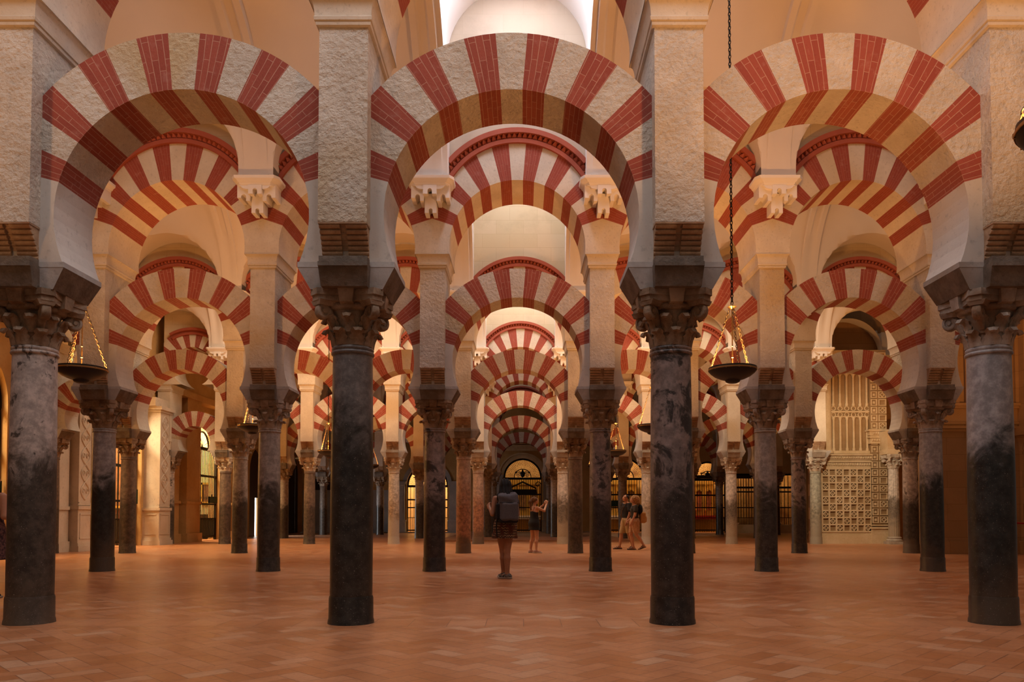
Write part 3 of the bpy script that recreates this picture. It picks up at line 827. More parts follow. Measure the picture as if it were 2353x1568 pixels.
# dark doors with daylight at their edges
DAYM = NT('daylight'); DAYM.color((1, 1, 1, 1)); DAYM.b.inputs['Emission Color'].default_value = (.92, .96, 1, 1); DAYM.b.inputs['Emission Strength'].default_value = 5; M['day'] = DAYM.m
b = MB(); b.box(-13.75, -13.68, 37.4, 39.9, 1.95, 5.0); b.box(-13.75, -13.68, 37.4, 38.95, 0, 1.95); b.box(-13.75, -13.68, 39.7, 39.9, 0, 1.95)
struct('door_1', b.mesh('door_1', [M['wood']]))
b = MB(); b.box(-13.74, -13.67, 43.6, 45.72, 0, 5.2); b.box(-13.74, -13.67, 45.77, 46.3, 0, 5.2)
for z in (1.0, 2.0, 3.0, 3.8): b.box(-13.735, -13.675, 45.7, 45.8, z, z + .05)
struct('door_2', b.mesh('door_2', [M['wood']]))
b = MB(); b.box(-12.75, -11.4, YE + .1, YE + .2, .05, 3.3)
for x in (-12.6, -12.0): b.box(x, x + .45, YE + .07, YE + .1, .3, 1.4); b.box(x, x + .45, YE + .07, YE + .1, 1.6, 3.0)
struct('door_3', b.mesh('door_3', [M['wood']]))
b = MB(); b.box(-14.5, -14.4, 37.2, 41.6, 0, 2.2); b.box(-14.9, -14.8, 44.8, 46.6, 0, 5.2); b.box(-12.75, -11.4, YE + .6, YE + .65, 0, .3)
struct('daylight_panel_1', b.mesh('daylight_panel_1', [M['day']]))  # glowing panels added behind the door gaps for the daylight outside
b = MB(); b.box(-3.5, 4.25, 30.6, YE, 0, .06); struct('floor', b.mesh('floor', [M['stepstone']]))
# thresholds, plinths and marble dressings
b = MB(); b.box(-13.4, 4.2, YE - .55, YE, 0, .07); struct('trim_2', b.mesh('trim_2', [M['bluemarble']]))
b = MB()
for (a, c) in ((4.3, 5.0), (7.4, 10.2), (12.3, 12.95), (14.4, 15.5)): b.box(a, c, YE - .35, YE, 0, .55); b.box(a - .03, c + .03, YE - .40, YE, .55, .62)
b.box(12.95, 14.4, YE - .3, YE, 0, .5); b.box(15.5, 16.8, YE - .3, YE, 0, .5)
struct('trim_3', b.mesh('trim_3', [M['carved']]))
b = MB(); b.box(12.7, 12.95, YE - .12, YE + .1, .6, 3.4); b.box(14.4, 14.62, YE - .12, YE + .1, .6, 3.4); b.box(9.9, 14.7, YE - .1, YE + .1, 3.3, 3.5); struct('trim_4', b.mesh('trim_4', [M['wood']]))
def dressing(label, x0, x1, h):
    t = thing('marble_pilaster', label, 'pilaster', ((x0 + x1) / 2, YE, 0), 0, 'blue-grey marble pilasters of the end wall'); w = (x1 - x0) / 2
    b = MB(); b.box(-w - .06, w + .06, -.34, 0, .07, .7); b.box(-w - .09, w + .09, -.37, 0, .7, .78); ob('pedestal', b.mesh('pedestal', [M['bluemarble']]), t)
    b = MB(); b.box(-w, w, -.25, 0, .78, h); b.box(-w + .08, w - .08, -.27, -.25, .95, h - .15); ob('shaft', b.mesh('shaft', [M['bluemarble']]), t)
    b = MB(); b.frus((-w, w, -.25, 0), (-w - .1, w + .1, -.36, 0), h, h + .22); ob('capital', b.mesh('capital', [M['bluemarble']]), t)
dressing('blue-grey marble pilaster beyond the pale column left of the lit gate', -8.1, -7.2, 2.9); dressing('blue-grey marble pilaster between the lit gate and rust red column', -4.5, -3.7, 2.9)
dressing('blue-grey marble pilaster just left of the crested centre gate', -1.75, -1.3, 3.3); dressing('blue-grey marble pilaster just right of the crested centre gate', 1.2, 1.6, 3.3)
b = MB(); b.ring(-.055, 3.37, 1.165, 1.42, -PI / 2, PI / 2, YE - .10, YE, 28); b.ring(-.055, 3.37, 1.42, 1.5, -PI / 2, PI / 2, YE - .16, YE, 28)
b.box(-1.7, 1.6, YE - .08, YE, 5.0, 5.25); b.box(-1.8, 1.7, YE - .2, YE, 5.25, 5.33); b.box(-.75, .65, YE - .15, YE, 5.40, 5.48); b.box(-.85, .75, YE - .2, YE, 5.48, 5.56); b.box(-.75, -.65, YE - .15, YE, 5.5, 6.2); b.box(.55, .65, YE - .15, YE, 5.5, 6.2)
struct('trim_5', b.mesh('trim_5', [M['carved']]))
b = MB(); b.ring(-5.85, 2.9, 1.25, 1.5, -PI / 2, PI / 2, YE - .1, YE, 24); b.box(-13.4, -8.1, YE - .06, YE, 0, 2.6); struct('trim_6', b.mesh('trim_6', [M['bluemarble']]))
# info stand
t = thing('information_stand', 'low teal information panel before the blue-grey marble wall', 'stand', (-8.55, YE - .8, 0))
b = MB(); b.box(-.18, .18, -.05, .05, 0, .95); ob('body', b.mesh('body', [plain('teal', (.06, .16, .13), .5)]), t)
b = MB(); b.box(-.15, .15, -.065, -.05, .55, .9); ob('poster', b.mesh('poster', [plain('poster', (.12, .03, .08), .5, 0, 5, .9)]), t)
# things inside the chapels
def painting(label, loc, rz, w, h):
    t = thing('framed_painting', label, 'painting', loc, rz, 'gilt framed paintings in the chapels')
    b = MB(); e = .09
    for q in ((-w / 2, w / 2, h / 2 - e, h / 2), (-w / 2, w / 2, -h / 2, -h / 2 + e), (-w / 2, -w / 2 + e, -h / 2, h / 2), (w / 2 - e, w / 2, -h / 2, h / 2)): b.frus((q[0], q[1], 0, 0), (q[0], q[1], 0, 0), q[2], q[3]) if 0 else b.box(q[0], q[1], -.06, 0, q[2], q[3])
    ob('frame', b.mesh('frame', [M['gold']]), t)
    b = MB(); b.box(-w / 2 + e, w / 2 - e, -.02, 0, -h / 2 + e, h / 2 - e); ob('canvas', b.mesh('canvas', [plain('canvas', (.16, .07, .03), .5, 0, 3, .9)]), t)
painting('framed painting on the chapel wall behind the bright fanlight gate', (-14.28, 34.38, 2.05), 0, .42, .95)
painting('tall gilt framed picture behind the gate between white pilasters', (-14.75, 27.38, 2.6), 0, 1.0, 2.6)
painting('framed painting at the edge of the bright fanlight gate', (-15.05, 34.38, 2.05), 0, .42, .95)
def chest(label, loc, rz, w, h):
    t = thing('wooden_chest', label, 'chest', loc, rz, 'dark wooden chests in the chapels')
    b = MB(); b.box(-w / 2, w / 2, -.3, .3, .06, h); ob('body', b.mesh('body', [plain('redwood', (.10, .035, .018), .45, 0, 6, .3)]), t)
    b = MB(); b.box(-w / 2 - .04, w / 2 + .04, -.34, .34, h, h + .05); ob('lid', b.mesh('lid', [M['wood']]), t)
    b = MB(); b.box(-w / 2 - .02, w / 2 + .02, -.32, .32, 0, .06); ob('plinth', b.mesh('plinth', [M['wood']]), t)
    b = MB()
    for k in range(4):
        x = -w / 2 + w * (k + .5) / 4; b.box(x - w * .09, x + w * .09, -.32, -.3, .2, h - .15)
    ob('panelling', b.mesh('panelling', [M['wood']]), t)
chest('reddish wooden chest behind the bright fanlight gate', (-14.6, 33.95, 0), 0, 1.0, 1.05)
chest('dark wooden chest behind the gate between white pilasters', (-14.55, 26.95, 0), 0, .95, 1.25)
def altar(label, loc, w, red):
    t = thing('altar', label, 'altar', loc, 0, 'gilded altars in the end chapels')
    b = MB(); b.box(-w / 2, w / 2, -.35, .35, 0, 1.0); ob('table', b.mesh('table', [M['gold']]), t)
    b = MB(); b.box(-w / 2 - .03, w / 2 + .03, -.38, .38, 1.0, 1.05); b.box(-w / 2 - .03, w / 2 + .03, -.39, -.37, .82, 1.0); ob('altar_cloth', b.mesh('altar_cloth', [M['redcloth'] if red == 2 else M['white']]), t)
    b = MB(); b.box(-w / 2, w / 2, .4, .6, 0, 3.4)
    for s in (-1, 0, 1):
        x = s * w * .33; b.lathe([(.05, 0), (.07, .1), (.05, .2), (.06, 1.0), (.05, 1.6), (.09, 1.75)], 8, 0, (x - w * .12, .32, 1.3)); b.ring(x, 2.6, .10, .2, -PI / 2, PI / 2, .25, .45, 8)
    b.box(-w / 2 - .08, w / 2 + .08, .3, .6, 3.05, 3.2); ob('retable', b.mesh('retable', [M['gold']]), t)
    b = MB()
    for s in (-1, 0, 1): b.box(s * w * .33 - w * .09, s * w * .33 + w * .09, .37, .42, 1.4, 2.6)
    ob('retable_panel', b.mesh('retable_panel', [plain('altar_paint', (.22, .06, .025) if red == 2 else (.16, .08, .03), .5, 0, 5, .95)]), t)
altar('gilded altar with red cloth behind the scrolled gate', (11.25, YE + 2.2, 0), 1.9, 2)
altar('gilded altar behind the crested gate of the centre aisle', (-.055, YE + 2.6, 0), 2.2, True)
altar('gilded altar behind the gate beyond the couple', (6.2, YE + 2.2, 0), 2.1, False)
# ------------------------------------------------------------------ carved white pilasters of the side chapels
def relief(b, x, y0, y1, z0, z1):
    """scrolling arabesque in a sunk panel; face looks towards +x"""
    w = (y1 - y0) / 2; c = (y0 + y1) / 2; n = 60
    for s in (-1, 1):
        b.tube([(x, c + s * w * .72 * math.sin(k / n * PI * 6), z0 + (z1 - z0) * k / n) for k in range(n + 1)], .022, 5)
        for q in range(6):
            zc = z0 + (z1 - z0) * (q + .5) / 6
            b.tube([(x, c + s * (w * .30 + .075 * (1 - k / 16) * math.cos(k * .6)), zc + .10 * (1 - k / 16) * math.sin(k * .6)) for k in range(13)], .018, 4)
def wpilaster(label, y0, y1, xf, h=4.7):
    t = thing('carved_pilaster', label, 'pilaster', (0, 0, 0), 0, 'white carved pilasters of the side chapels'); mt = [M['whitemarble']]
    b = MB(); b.box(-13.4, xf + .10, y0 - .10, y1 + .10, 0, .16); b.box(-13.4, xf + .06, y0 - .06, y1 + .06, .16, .24); b.box(-13.4, xf + .03, y0 - .03, y1 + .03, .24, 1.22); b.box(-13.4, xf + .07, y0 - .07, y1 + .07, 1.22, 1.32)
    for (a, c, d, e) in ((y0 + .06, y1 - .06, .36, .40), (y0 + .06, y1 - .06, 1.06, 1.10)): b.box(xf + .03, xf + .045, a, c, d, e)
    for yy in (y0 + .06, y1 - .10): b.box(xf + .029, xf + .043, yy, yy + .04, .362, 1.098)
    xm = (xf - 13.4) / 2; b.box(-13.3, xf - .08, y0 - .045, y0 - .03, .36, .40); b.box(-13.3, xf - .08, y0 - .045, y0 - .03, 1.06, 1.10)
    ob('pedestal', b.mesh('pedestal', mt), t)
    b = MB(); b.box(-13.4, xf, y0, y1, 1.32, h)
    for yy in (y0, y1 - .05): b.box(xf, xf + .02, yy, yy + .05, 1.4, h)
    b.box(xf, xf + .02, y0, y1, 1.34, 1.42); ob('shaft', b.mesh('shaft', mt), t)
    b = MB(); relief(b, xf + .005, y0 + .05, y1 - .05, 1.5, h - .1); o = ob('arabesque', b.mesh('arabesque', mt, 60), t); o['kind'] = 'stuff'
    b = MB(); b.box(-13.4, xf + .05, y0 - .05, y1 + .05, h, h + .08); b.box(-13.4, xf + .12, y0 - .12, y1 + .12, h + .08, h + .2); ob('capital', b.mesh('capital', mt), t)
wpilaster('carved white pilaster beyond the veined front column', 22.05, 22.75, -12.85)
wpilaster('carved white pilaster before the ochre chapel arch', 26.95, 27.75, -12.85)
b = MB()
for (y0, y1, x) in ((21.2, 21.95, -13.05), (27.8, 27.95, -13.1)):
    b.box(-13.4, x, y0, y1, 0, 5.2); b.box(-13.4, x + .05, y0 - .05, y1, 0, .3); b.box(-13.4, x + .04, y0 - .04, y1, 1.2, 1.3)
b.box(-13.4, -12.9, 20.6, 23.0, 4.9, 5.2); b.box(-13.4, -12.9, 26.7, 28.6, 4.9, 5.2)
struct('trim_7', b.mesh('trim_7', [M['whitemarble']]))
b = MB()
for (y0, y1, x) in ((28.7, 29.2, -13.15), (29.5, 30.75, -13.0), (34.0, 35.2, -13.0)):
    b.box(-13.4, x, y0, y1, 0, 5.6); b.box(-13.4, x + .07, y0 - .07, y1 + .07, 0, .35); b.box(-13.4, x + .05, y0 - .05, y1 + .05, 1.5, 1.6)
b.box(-13.4, -12.9, 28.6, 35.3, 5.6, 5.85)
b.box(-13.4, -13.1, 20.2, 21, 4.2, 4.4)
struct('trim_8', b.mesh('trim_8', [M['ochre']]))
# half columns against the side wall, with the short arches that meet them
for r in (2, 3):
    make_pier(r, 0, -13.05, ROWY[r], f"half pier at the chapel wall above the engaged column, {ROWN[r]} arcade")
    make_column(r, 0, -13.05, ROWY[r] - (.1 if r == 2 else 0), f"engaged {'brown' if r == 2 else 'grey'} column against the chapel wall, {ROWN[r]} arcade", (('brown' if r == 2 else 'veined'), 'dark', 'dark'))
def short_arch(r):
    x0, x1 = -13.05, colx(-4); w = (x1 - x0) / 2 - .46; hb = (x1 - x0) / 2; zc = 3.72
    f = lambda a: min(w + .55, hb / abs(math.sin(a)) if abs(math.sin(a)) > 1e-6 else 9)
    b = arch_mesh('short', w, zc, f, hb, 3.4, 13, 12.5, -.32, .32, None)
    t = thing('narrow_arch', f"narrow striped arch between chapel wall and end column, {ROWN[r]} arcade", 'arch', ((x0 + x1) / 2, ROWY[r], 0), 0, 'narrow arches at the chapel wall')
    ob('voussoir_ring', b.mesh('voussoir_ring', [M['lime'], M['brick'], M['plaster']]), t)
    ru = hb - .31; zu = 7.16 - ru
    g = lambda a: min(ru + .66, hb / abs(math.sin(a)) if abs(math.sin(a)) > 1e-6 else 9)
    t = thing('upper_arch', f"narrow striped upper arch beside the chapel wall, {ROWN[r]} arcade", 'arch', ((x0 + x1) / 2, ROWY[r], 0), 0, 'narrow arches at the chapel wall')
    b = arch_mesh('shortup', ru, zu, g, hb, 5.79, 11, 12, -.55, .55, None, False); ob('voussoir_ring', b.mesh('voussoir_ring', [M['lime_smooth'], M['brick'], M['lime_smooth']]), t)
    b = MB(); a0 = math.asin((hb - .3) / 1.2)
    for (ra, rb, pr) in ((1.36, 1.43, .055), (1.43, 1.51, .02), (1.51, 1.60, .11)): b.ring(0, 6.25, ra, rb, -a0 * .8, a0 * .8, -.55 - pr, -.5, 16)
    ob('dentil_moulding', b.mesh('dentil_moulding', [M['redplaster']]), t)
    b = MB(); n = 12
    for k in range(n):
        p = -hb + 2 * hb * k / n; q = -hb + 2 * hb * (k + 1) / n; zf = lambda x: 6.25 + math.sqrt(max(.1, 1.45 ** 2 - x * x))
        b.extr([(p, zf(p)), (q, zf(q)), (q, 9.0), (p, 9.0)], -.53, .53)
    ob('lunette_wall', b.mesh('lunette_wall', [M['ashlar']]), t)
short_arch(2); short_arch(3)
# ------------------------------------------------------------------ carved stone pier and fluted column (right)
YP = 28.35
t = thing('carved_pier', 'tall cream stone pier carved with diamond coffers and gothic tracery', 'pier', (0, 0, 0))
b = MB(); b.box(11.0, 12.86, YP - .10, YP + 1, 0, .32); b.box(11.02, 12.86, YP - .05, YP + 1, .32, .42); b.box(12.83, 13.5, YP - .14, YP + 1, 0, .55); b.box(12.81, 13.52, YP - .19, YP + 1, .55, .62); b.box(12.82, 13.51, YP - .16, YP + 1, .66, .70)
ob('base', b.mesh('base', [M['carved']]), t)
b = MB(); b.box(11.04, 12.86, YP, YP + 1, .42, 2.8); b.box(11.25, 12.86, YP + .1, YP + 1, 2.8, 7.2); b.box(12.86, 13.46, YP - .08, YP + 1, .7, 7.2)
ob('core', b.mesh('core', [M['carved_shaded']]), t)
b = MB(); cw = .26; x0 = 11.04; nx, nz = 7, 9; z0 = .45; ch = .258
for i in range(nx + 1): b.box(x0 + i * cw - .03, x0 + i * cw + .03, YP - .08, YP, .42, 2.8)
for j in range(nz + 1): b.box(11.02, 12.855, YP - .076, YP - .001, z0 + j * ch - .028, z0 + j * ch + .028)
for i in range(nx):
    for j in range(nz):
        if (i + j) % 2: continue
        cx, cz = x0 + (i + .5) * cw, z0 + (j + .5) * ch
        for q in range(4):
            a0, a1 = q * PI / 2, (q + 1) * PI / 2
            o = [(cx + .105 * math.cos(a0), cz + .105 * math.sin(a0)), (cx + .105 * math.cos(a1), cz + .105 * math.sin(a1)), (cx + .065 * math.cos(a1), cz + .065 * math.sin(a1)), (cx + .065 * math.cos(a0), cz + .065 * math.sin(a0))]
            b.extr(o, YP - .07, YP)
        b.box(cx - .022, cx + .022, YP - .04, YP, cz - .022, cz + .022)
for k in range(9): b.box(11.0, 11.04, YP + .04 + .11 * k, YP + .09 + .11 * k, .42, 2.8)
ob('diamond_coffers', b.mesh('diamond_coffers', [M['carved']]), t)
b = MB()
for j in range(22):
    z = .76 + j * .29
    for (xa, xb) in ((12.88, 13.10), (13.16, 13.44)):
        b.box(xa, xa + .03, YP - .13, YP - .08, z, z + .25); b.box(xb - .03, xb, YP - .13, YP - .08, z, z + .25); b.box(xa + .002, xb - .002, YP - .127, YP - .081, z + .002, z + .03); b.box(xa + .002, xb - .002, YP - .127, YP - .081, z + .22, z + .248)
    if j % 2 == 0:
        cx, cz = 13.30, z + .125
        for q in range(4):
            a0, a1 = q * PI / 2, (q + 1) * PI / 2
            b.extr([(cx + .10 * math.cos(a0), cz + .10 * math.sin(a0)), (cx + .10 * math.cos(a1), cz + .10 * math.sin(a1)), (cx + .06 * math.cos(a1), cz + .06 * math.sin(a1)), (cx + .06 * math.cos(a0), cz + .06 * math.sin(a0))], YP - .12, YP - .08)
    b.box(12.95, 13.03, YP - .11, YP - .08, z + .08, z + .17)
ob('corner_strip', b.mesh('corner_strip', [M['carved']]), t)
def frieze(b, x0, x1, y, z):
    for (dz, h, pr) in ((0, .05, .05), (.05, .16, .03), (.21, .05, .08), (.26, .05, .04), (.31, .15, .07), (.46, .06, .13)): b.box(x0 - pr, x1 + pr * .3, y - pr, y + .2, z + dz, z + dz + h)
    n = int((x1 - x0) / .085)
    for k in range(n):
        x = x0 + (k + .5) * (x1 - x0) / n
        b.lathe([(0, -.06), (.035, -.03), (.042, .01), (.02, .06), (0, .07)], 6, 0, (x, y - .04, z + .13), cap=False)
        b.lathe([(0, -.055), (.04, -.02), (.03, .03), (0, .055)], 6, 0, (x + .03, y - .085, z + .385), cap=False)
b = MB(); frieze(b, 11.02, 12.86, YP - .02, 2.8); frieze(b, 12.85, 13.47, YP - .12, 3.70)
ob('frieze', b.mesh('frieze', [M['carved']]), t)
b = MB(); b.lathe([(.27, 0), (.27, .08), (.20, .16), (.20, 3.7)], 20, 0, (11.28, YP + .1, 3.34))
for k in range(6):
    x = 11.55 + .25 * k
    for (za, zb) in ((3.45, 4.72), (5.12, 6.35)):
        b.lathe([(.06, 0), (.06, .08), (.042, .12), (.042, zb - za - .12), (.06, zb - za - .08), (.06, zb - za)], 10, 0, (x, YP + .06, za))
    for q in (4.80, 5.03):
        b.tube([(x + .08 * math.cos(a * PI / 6), YP + .06, q + .08 * math.sin(a * PI / 6)) for a in range(12)], .022, 5, 0, True)
    for s in (0, 1):
        if k < 5:
            b.tube([(x + .125 - .125 * math.cos(PI * a / 8), YP + .06, 4.6 + s * 1.62 + .13 * math.sin(PI * a / 8)) for a in range(9)], .026, 5)
    b.tube([(x - .12 + .5 * a / 8, YP + .06, 6.42 + .14 * math.sin(a * PI / 4)) for a in range(9)], .03, 5)
    b.tube([(x - .12 + .5 * a / 8, YP + .06, 6.54 - .14 * math.sin(a * PI / 4)) for a in range(9)], .03, 5)
b.box(11.45, 12.9, YP - .02, YP + .1, 3.34, 3.45); b.box(11.45, 12.9, YP, YP + .1, 4.9 - .02, 4.9 + .03); b.box(11.3, 12.9, YP - .05, YP + .1, 6.7, 7.2)
ob('tracery', b.mesh('tracery', [M['carved']], 50), t)
b = MB(); b.box(11.0, 17, YP + .9, YP + 1.2, 0, 10.2); struct('wall_right', b.mesh('wall_right', [M['brownwall']]))
t = thing('fluted_column', 'pale fluted column standing in front of the carved stone pier', 'column', (13.52, YP - .42, 0))
b = MB(); b.sweeprect([(0, .27, .27, 0), (.10, .27, .27, 0)]); b.lathe([(.27, .1), (.28, .14), (.25, .18), (.23, .2), (.25, .23), (.22, .27)], 24); ob('base', b.mesh('base', [M['impost_pale']], 40), t)
b = MB(); b.lathe([(.195, .27), (.20, .5), (.19, 1.6), (.175, 2.75)], 72, fr=lambda r, z, a: r - .014 * (.5 - .5 * math.cos(a * 18))); ob('shaft', b.mesh('shaft', [SH['whitemoss'][1]], 60), t)
c = ob('capital', me_cap[('cream', 0)], t, (0, 0, .1)); ob('abacus', me_aba['cream'], c)
for a in ROT4: ob('volute', me_vol['cream'], c, rz=a)
b = MB(); b.box(-.35, .35, -.3, .6, 3.27, 3.45); b.frus((-.3, .3, -.25, .6), (-.42, .42, -.45, .6), 3.45, 4.1); ob('bracket', b.mesh('bracket', [M['carved']]), t)
t = thing('engaged_pillar', 'brown stone half pillar on the sandstone wall at the picture edge', 'pillar', (13.75, 20.75, 0))
b = MB(); b.box(-.36, .36, -.40, 0, 0, .35); ob('base', b.mesh('base', [M['brownwall']]), t)
b = MB(); b.lathe([(.27, .35), (.27, 2.75)], 20); ob('shaft', b.mesh('shaft', [M['brownwall']], 40), t)
b = MB(); b.lathe([(.27, 2.75), (.29, 2.8), (.27, 2.84), (.30, 3.0), (.36, 3.2)], 20); b.box(-.42, .42, -.46, 0, 3.2, 3.45); ob('capital', b.mesh('capital', [M['brownwall']], 40), t)
b = MB(); b.box(-.3, .3, -.3, 0, 3.45, 7); ob('upper_pier', b.mesh('upper_pier', [M['brownwall']]), t)
def post(x):
    t = thing('rope_post', f"brass rope post {'hidden behind the front column' if x < 13 else 'just outside the picture edge'} by the sandstone wall", 'post', (x, 19.9, 0), 0, 'rope posts by the sandstone wall')
    b = MB(); b.lathe([(.15, 0), (.15, .02), (.03, .05)], 20); ob('base', b.mesh('base', [M['brass']], 40), t)
    b = MB(); b.lathe([(.022, .04), (.022, .9), (.035, .92), (.03, .96), (0, .98)], 12); ob('pole', b.mesh('pole', [M['brass']], 40), t)
post(12.45); post(14.5)
b = MB(); b.tube([(12.47 + 2.01 * k / 16, 19.9, .87 - .05 * math.sin(PI * k / 16)) for k in range(17)], .022, 8)
tag(ob('barrier_rope', b.mesh('barrier_rope', [M['redcloth']], 60)), 'red barrier rope crossing the sandstone wall at the picture edge', 'rope')
# ------------------------------------------------------------------ hanging bowl lamps
def chain(b, p, q, link_, wire, n=8):
    p, q = Vector(p), Vector(q); L = (q - p).length; m = max(2, int(L / (link_ * 1.55))); d = (q - p) / L
    u = d.orthogonal().normalized(); w = d.cross(u)
    for k in range(m):
        c = p + (q - p) * (k + .5) / m; s = u if k % 2 else w
        b.tube([c + d * (link_ * math.cos(2 * PI * i / n)) + s * (link_ * .5 * math.sin(2 * PI * i / n)) for i in range(n)], wire, 4, 0, True)
def lamp_meshes():
    mm = {}
    b = MB(); b.lathe([(.0, -.17), (.06, -.166), (.095, -.15), (.11, -.122), (.17, -.105), (.25, -.068), (.31, -.022), (.335, .015)], 40, cap=False)
    b.lathe([(.335, .034), (.335, .058), (.325, .062), (.31, .055), (.20, -.05), (0, -.08)], 40, cap=False); mm['bowl'] = b.mesh('bowl', [M['lampblack']], 40)
    b = MB(); b.lathe([(.337, .013), (.341, .016), (.341, .033), (.337, .036)], 40, cap=False)
    for k in range(12):
        a = 2 * PI * k / 12; b.box(.338 * math.cos(a) - .006, .338 * math.cos(a) + .006, .338 * math.sin(a) - .006, .338 * math.sin(a) + .006, .01, .038)
    mm['rim_band'] = b.mesh('rim_band', [M['brass']], 40)
    b = MB(); b.lathe([(.0, .895), (.02, .90), (.035, .915), (.065, .93), (.06, .935), (.02, .93), (.012, .96), (0, .97)], 16); mm['cap'] = b.mesh('cap', [M['brass']], 40)
    b = MB(); b.lathe([(.009, -.02), (.009, .90)], 8)
    for z in (.08, .2, .36): b.lathe([(.0, -.012), (.017, 0), (0, .012)], 8, 0, (0, 0, z), cap=False)
    mm['rod'] = b.mesh('rod', [M['brass']], 40)
    for k in range(3):
        a = 2 * PI * k / 3 + .5; b = MB(); chain(b, (.32 * math.cos(a), .32 * math.sin(a), .06), (.035 * math.cos(a), .035 * math.sin(a), .91), .026, .005); mm[f's{k}'] = b.mesh('suspension_chain', [M['chainbrass']])
    b = MB(); chain(b, (0, 0, .96), (0, 0, 6.52), .034, .0075); mm['hanging_chain'] = b.mesh('hanging_chain', [M['iron']])
    return mm
LM = lamp_meshes()
AISLE = ['in front of the front arcade', 'between front and second arcades', 'between second and third arcades', 'between third and fourth arcades', 'between fourth and fifth arcades']
for k in range(5):
    for bb in (-2, 1):
        if k == 0 and bb == -2: continue
        t = thing('bowl_lamp', f"black brass-banded bowl lamp on a chain {AISLE[k]}, {'left' if bb < 0 else 'right'} side", 'lamp', (bayx(bb), ROWY[0] + R * (k - 1) + R / 2, 3.09), 0, 'hanging bowl lamps')
        ob('bowl', LM['bowl'], t); ob('rim_band', LM['rim_band'], t); ob('cap', LM['cap'], t); ob('rod', LM['rod'], t)
        for q in range(3): ob('suspension_chain', LM[f's{q}'], t)
        ob('hanging_chain', LM['hanging_chain'], t)
# ------------------------------------------------------------------ people: one continuous body each, from a smooth distance field
V3 = lambda *a: np.array(a, dtype=np.float64)
def field(prims, h, pad=.03, post=None):
    lo = np.min([p['lo'] for p in prims], axis=0) - pad; hi = np.max([p['hi'] for p in prims], axis=0) + pad
    n = np.ceil((hi - lo) / h).astype(int) + 1
    f = np.full(n, 1.0, np.float32)
    ax = [lo[i] + h * np.arange(n[i]) for i in range(3)]
    for p in prims:
        m = p['k'] + .025
        i0 = np.maximum(0, np.floor((p['lo'] - m - lo) / h).astype(int)); i1 = np.minimum(n, np.ceil((p['hi'] + m - lo) / h).astype(int) + 1)
        X, Y, Z = np.meshgrid(ax[0][i0[0]:i1[0]], ax[1][i0[1]:i1[1]], ax[2][i0[2]:i1[2]], indexing='ij')
        d = p['fn'](X, Y, Z).astype(np.float32)
        sl = tuple(slice(a, b) for a, b in zip(i0, i1)); g = f[sl]; k = p['k']
        if p.get('cut'):
            f[sl] = np.maximum(g, -d)
        elif k > 0:
            q = np.clip(.5 + .5 * (g - d) / k, 0, 1); f[sl] = g * (1 - q) + d * q - k * q * (1 - q)
        else: f[sl] = np.minimum(g, d)
    if post is not None:
        X, Y, Z = np.meshgrid(*ax, indexing='ij'); f = post(f, X, Y, Z).astype(np.float32)
    return f, lo
def cone(a, b, ra, rb, k=.02, flat=None):
    a, b = np.array(a, float), np.array(b, float); ab = b - a; L2 = max(1e-9, ab.dot(ab)); r = max(ra, rb)
    def fn(X, Y, Z):
        t = np.clip(((X - a[0]) * ab[0] + (Y - a[1]) * ab[1] + (Z - a[2]) * ab[2]) / L2, 0, 1)
        return np.sqrt((X - a[0] - t * ab[0]) ** 2 + (Y - a[1] - t * ab[1]) ** 2 + (Z - a[2] - t * ab[2]) ** 2) - (ra + (rb - ra) * t)
    return dict(lo=np.minimum(a, b) - r, hi=np.maximum(a, b) + r, k=k, fn=fn)
def ell(c, r, k=.02, rx=0, cut=False):
    c, r = np.array(c, float), np.array(r, float); R_ = r.max(); cs, sn = math.cos(rx), math.sin(rx)
    def fn(X, Y, Z):
        y, z = Y - c[1], Z - c[2]; y, z = y * cs + z * sn, -y * sn + z * cs
        q = np.sqrt(((X - c[0]) / r[0]) ** 2 + (y / r[1]) ** 2 + (z / r[2]) ** 2)
        return (q - 1) * r.min() * np.where(q < 1, 1.0, .95) + 0
    return dict(lo=c - R_, hi=c + R_, k=k, fn=fn, cut=cut)
def rbox(c, s, r, k=0, tilt=0):
    c, s = np.array(c, float), np.array(s, float); cs, sn = math.cos(tilt), math.sin(tilt)
    def fn(X, Y, Z):
        x, y, z = X - c[0], Y - c[1], Z - c[2]; y, z = y * cs + z * sn, -y * sn + z * cs
        q = [np.abs(v) - (t - r) for v, t in zip((x, y, z), s)]
        return np.sqrt(sum(np.maximum(v, 0) ** 2 for v in q)) + np.minimum(np.maximum(q[0], np.maximum(q[1], q[2])), 0) - r
    m = np.linalg.norm(s) if tilt else s.max() * 0 + s
    return dict(lo=c - m, hi=c + m, k=k, fn=fn)
def oval(z0, z1, c0, c1, r0, r1, k=.02):
    """tapering elliptical tube between heights z0 < z1 (skirts, trouser legs, torsos)"""
    c0, c1, r0, r1 = (np.array(q, float) for q in (c0, c1, r0, r1))
    def fn(X, Y, Z):
        t = np.clip((Z - z0) / (z1 - z0), 0, 1); cx = c0[0] + (c1[0] - c0[0]) * t; cy = c0[1] + (c1[1] - c0[1]) * t
        rx = r0[0] + (r1[0] - r0[0]) * t; ry = r0[1] + (r1[1] - r0[1]) * t
        q = np.sqrt(((X - cx) / rx) ** 2 + ((Y - cy) / ry) ** 2)
        return np.maximum((q - 1) * np.minimum(rx, ry), np.maximum(z0 - Z, Z - z1))
    m = np.maximum(r0, r1)
    return dict(lo=np.array([min(c0[0], c1[0]) - m[0], min(c0[1], c1[1]) - m[1], z0]), hi=np.array([max(c0[0], c1[0]) + m[0], max(c0[1], c1[1]) + m[1], z1]), k=k, fn=fn)
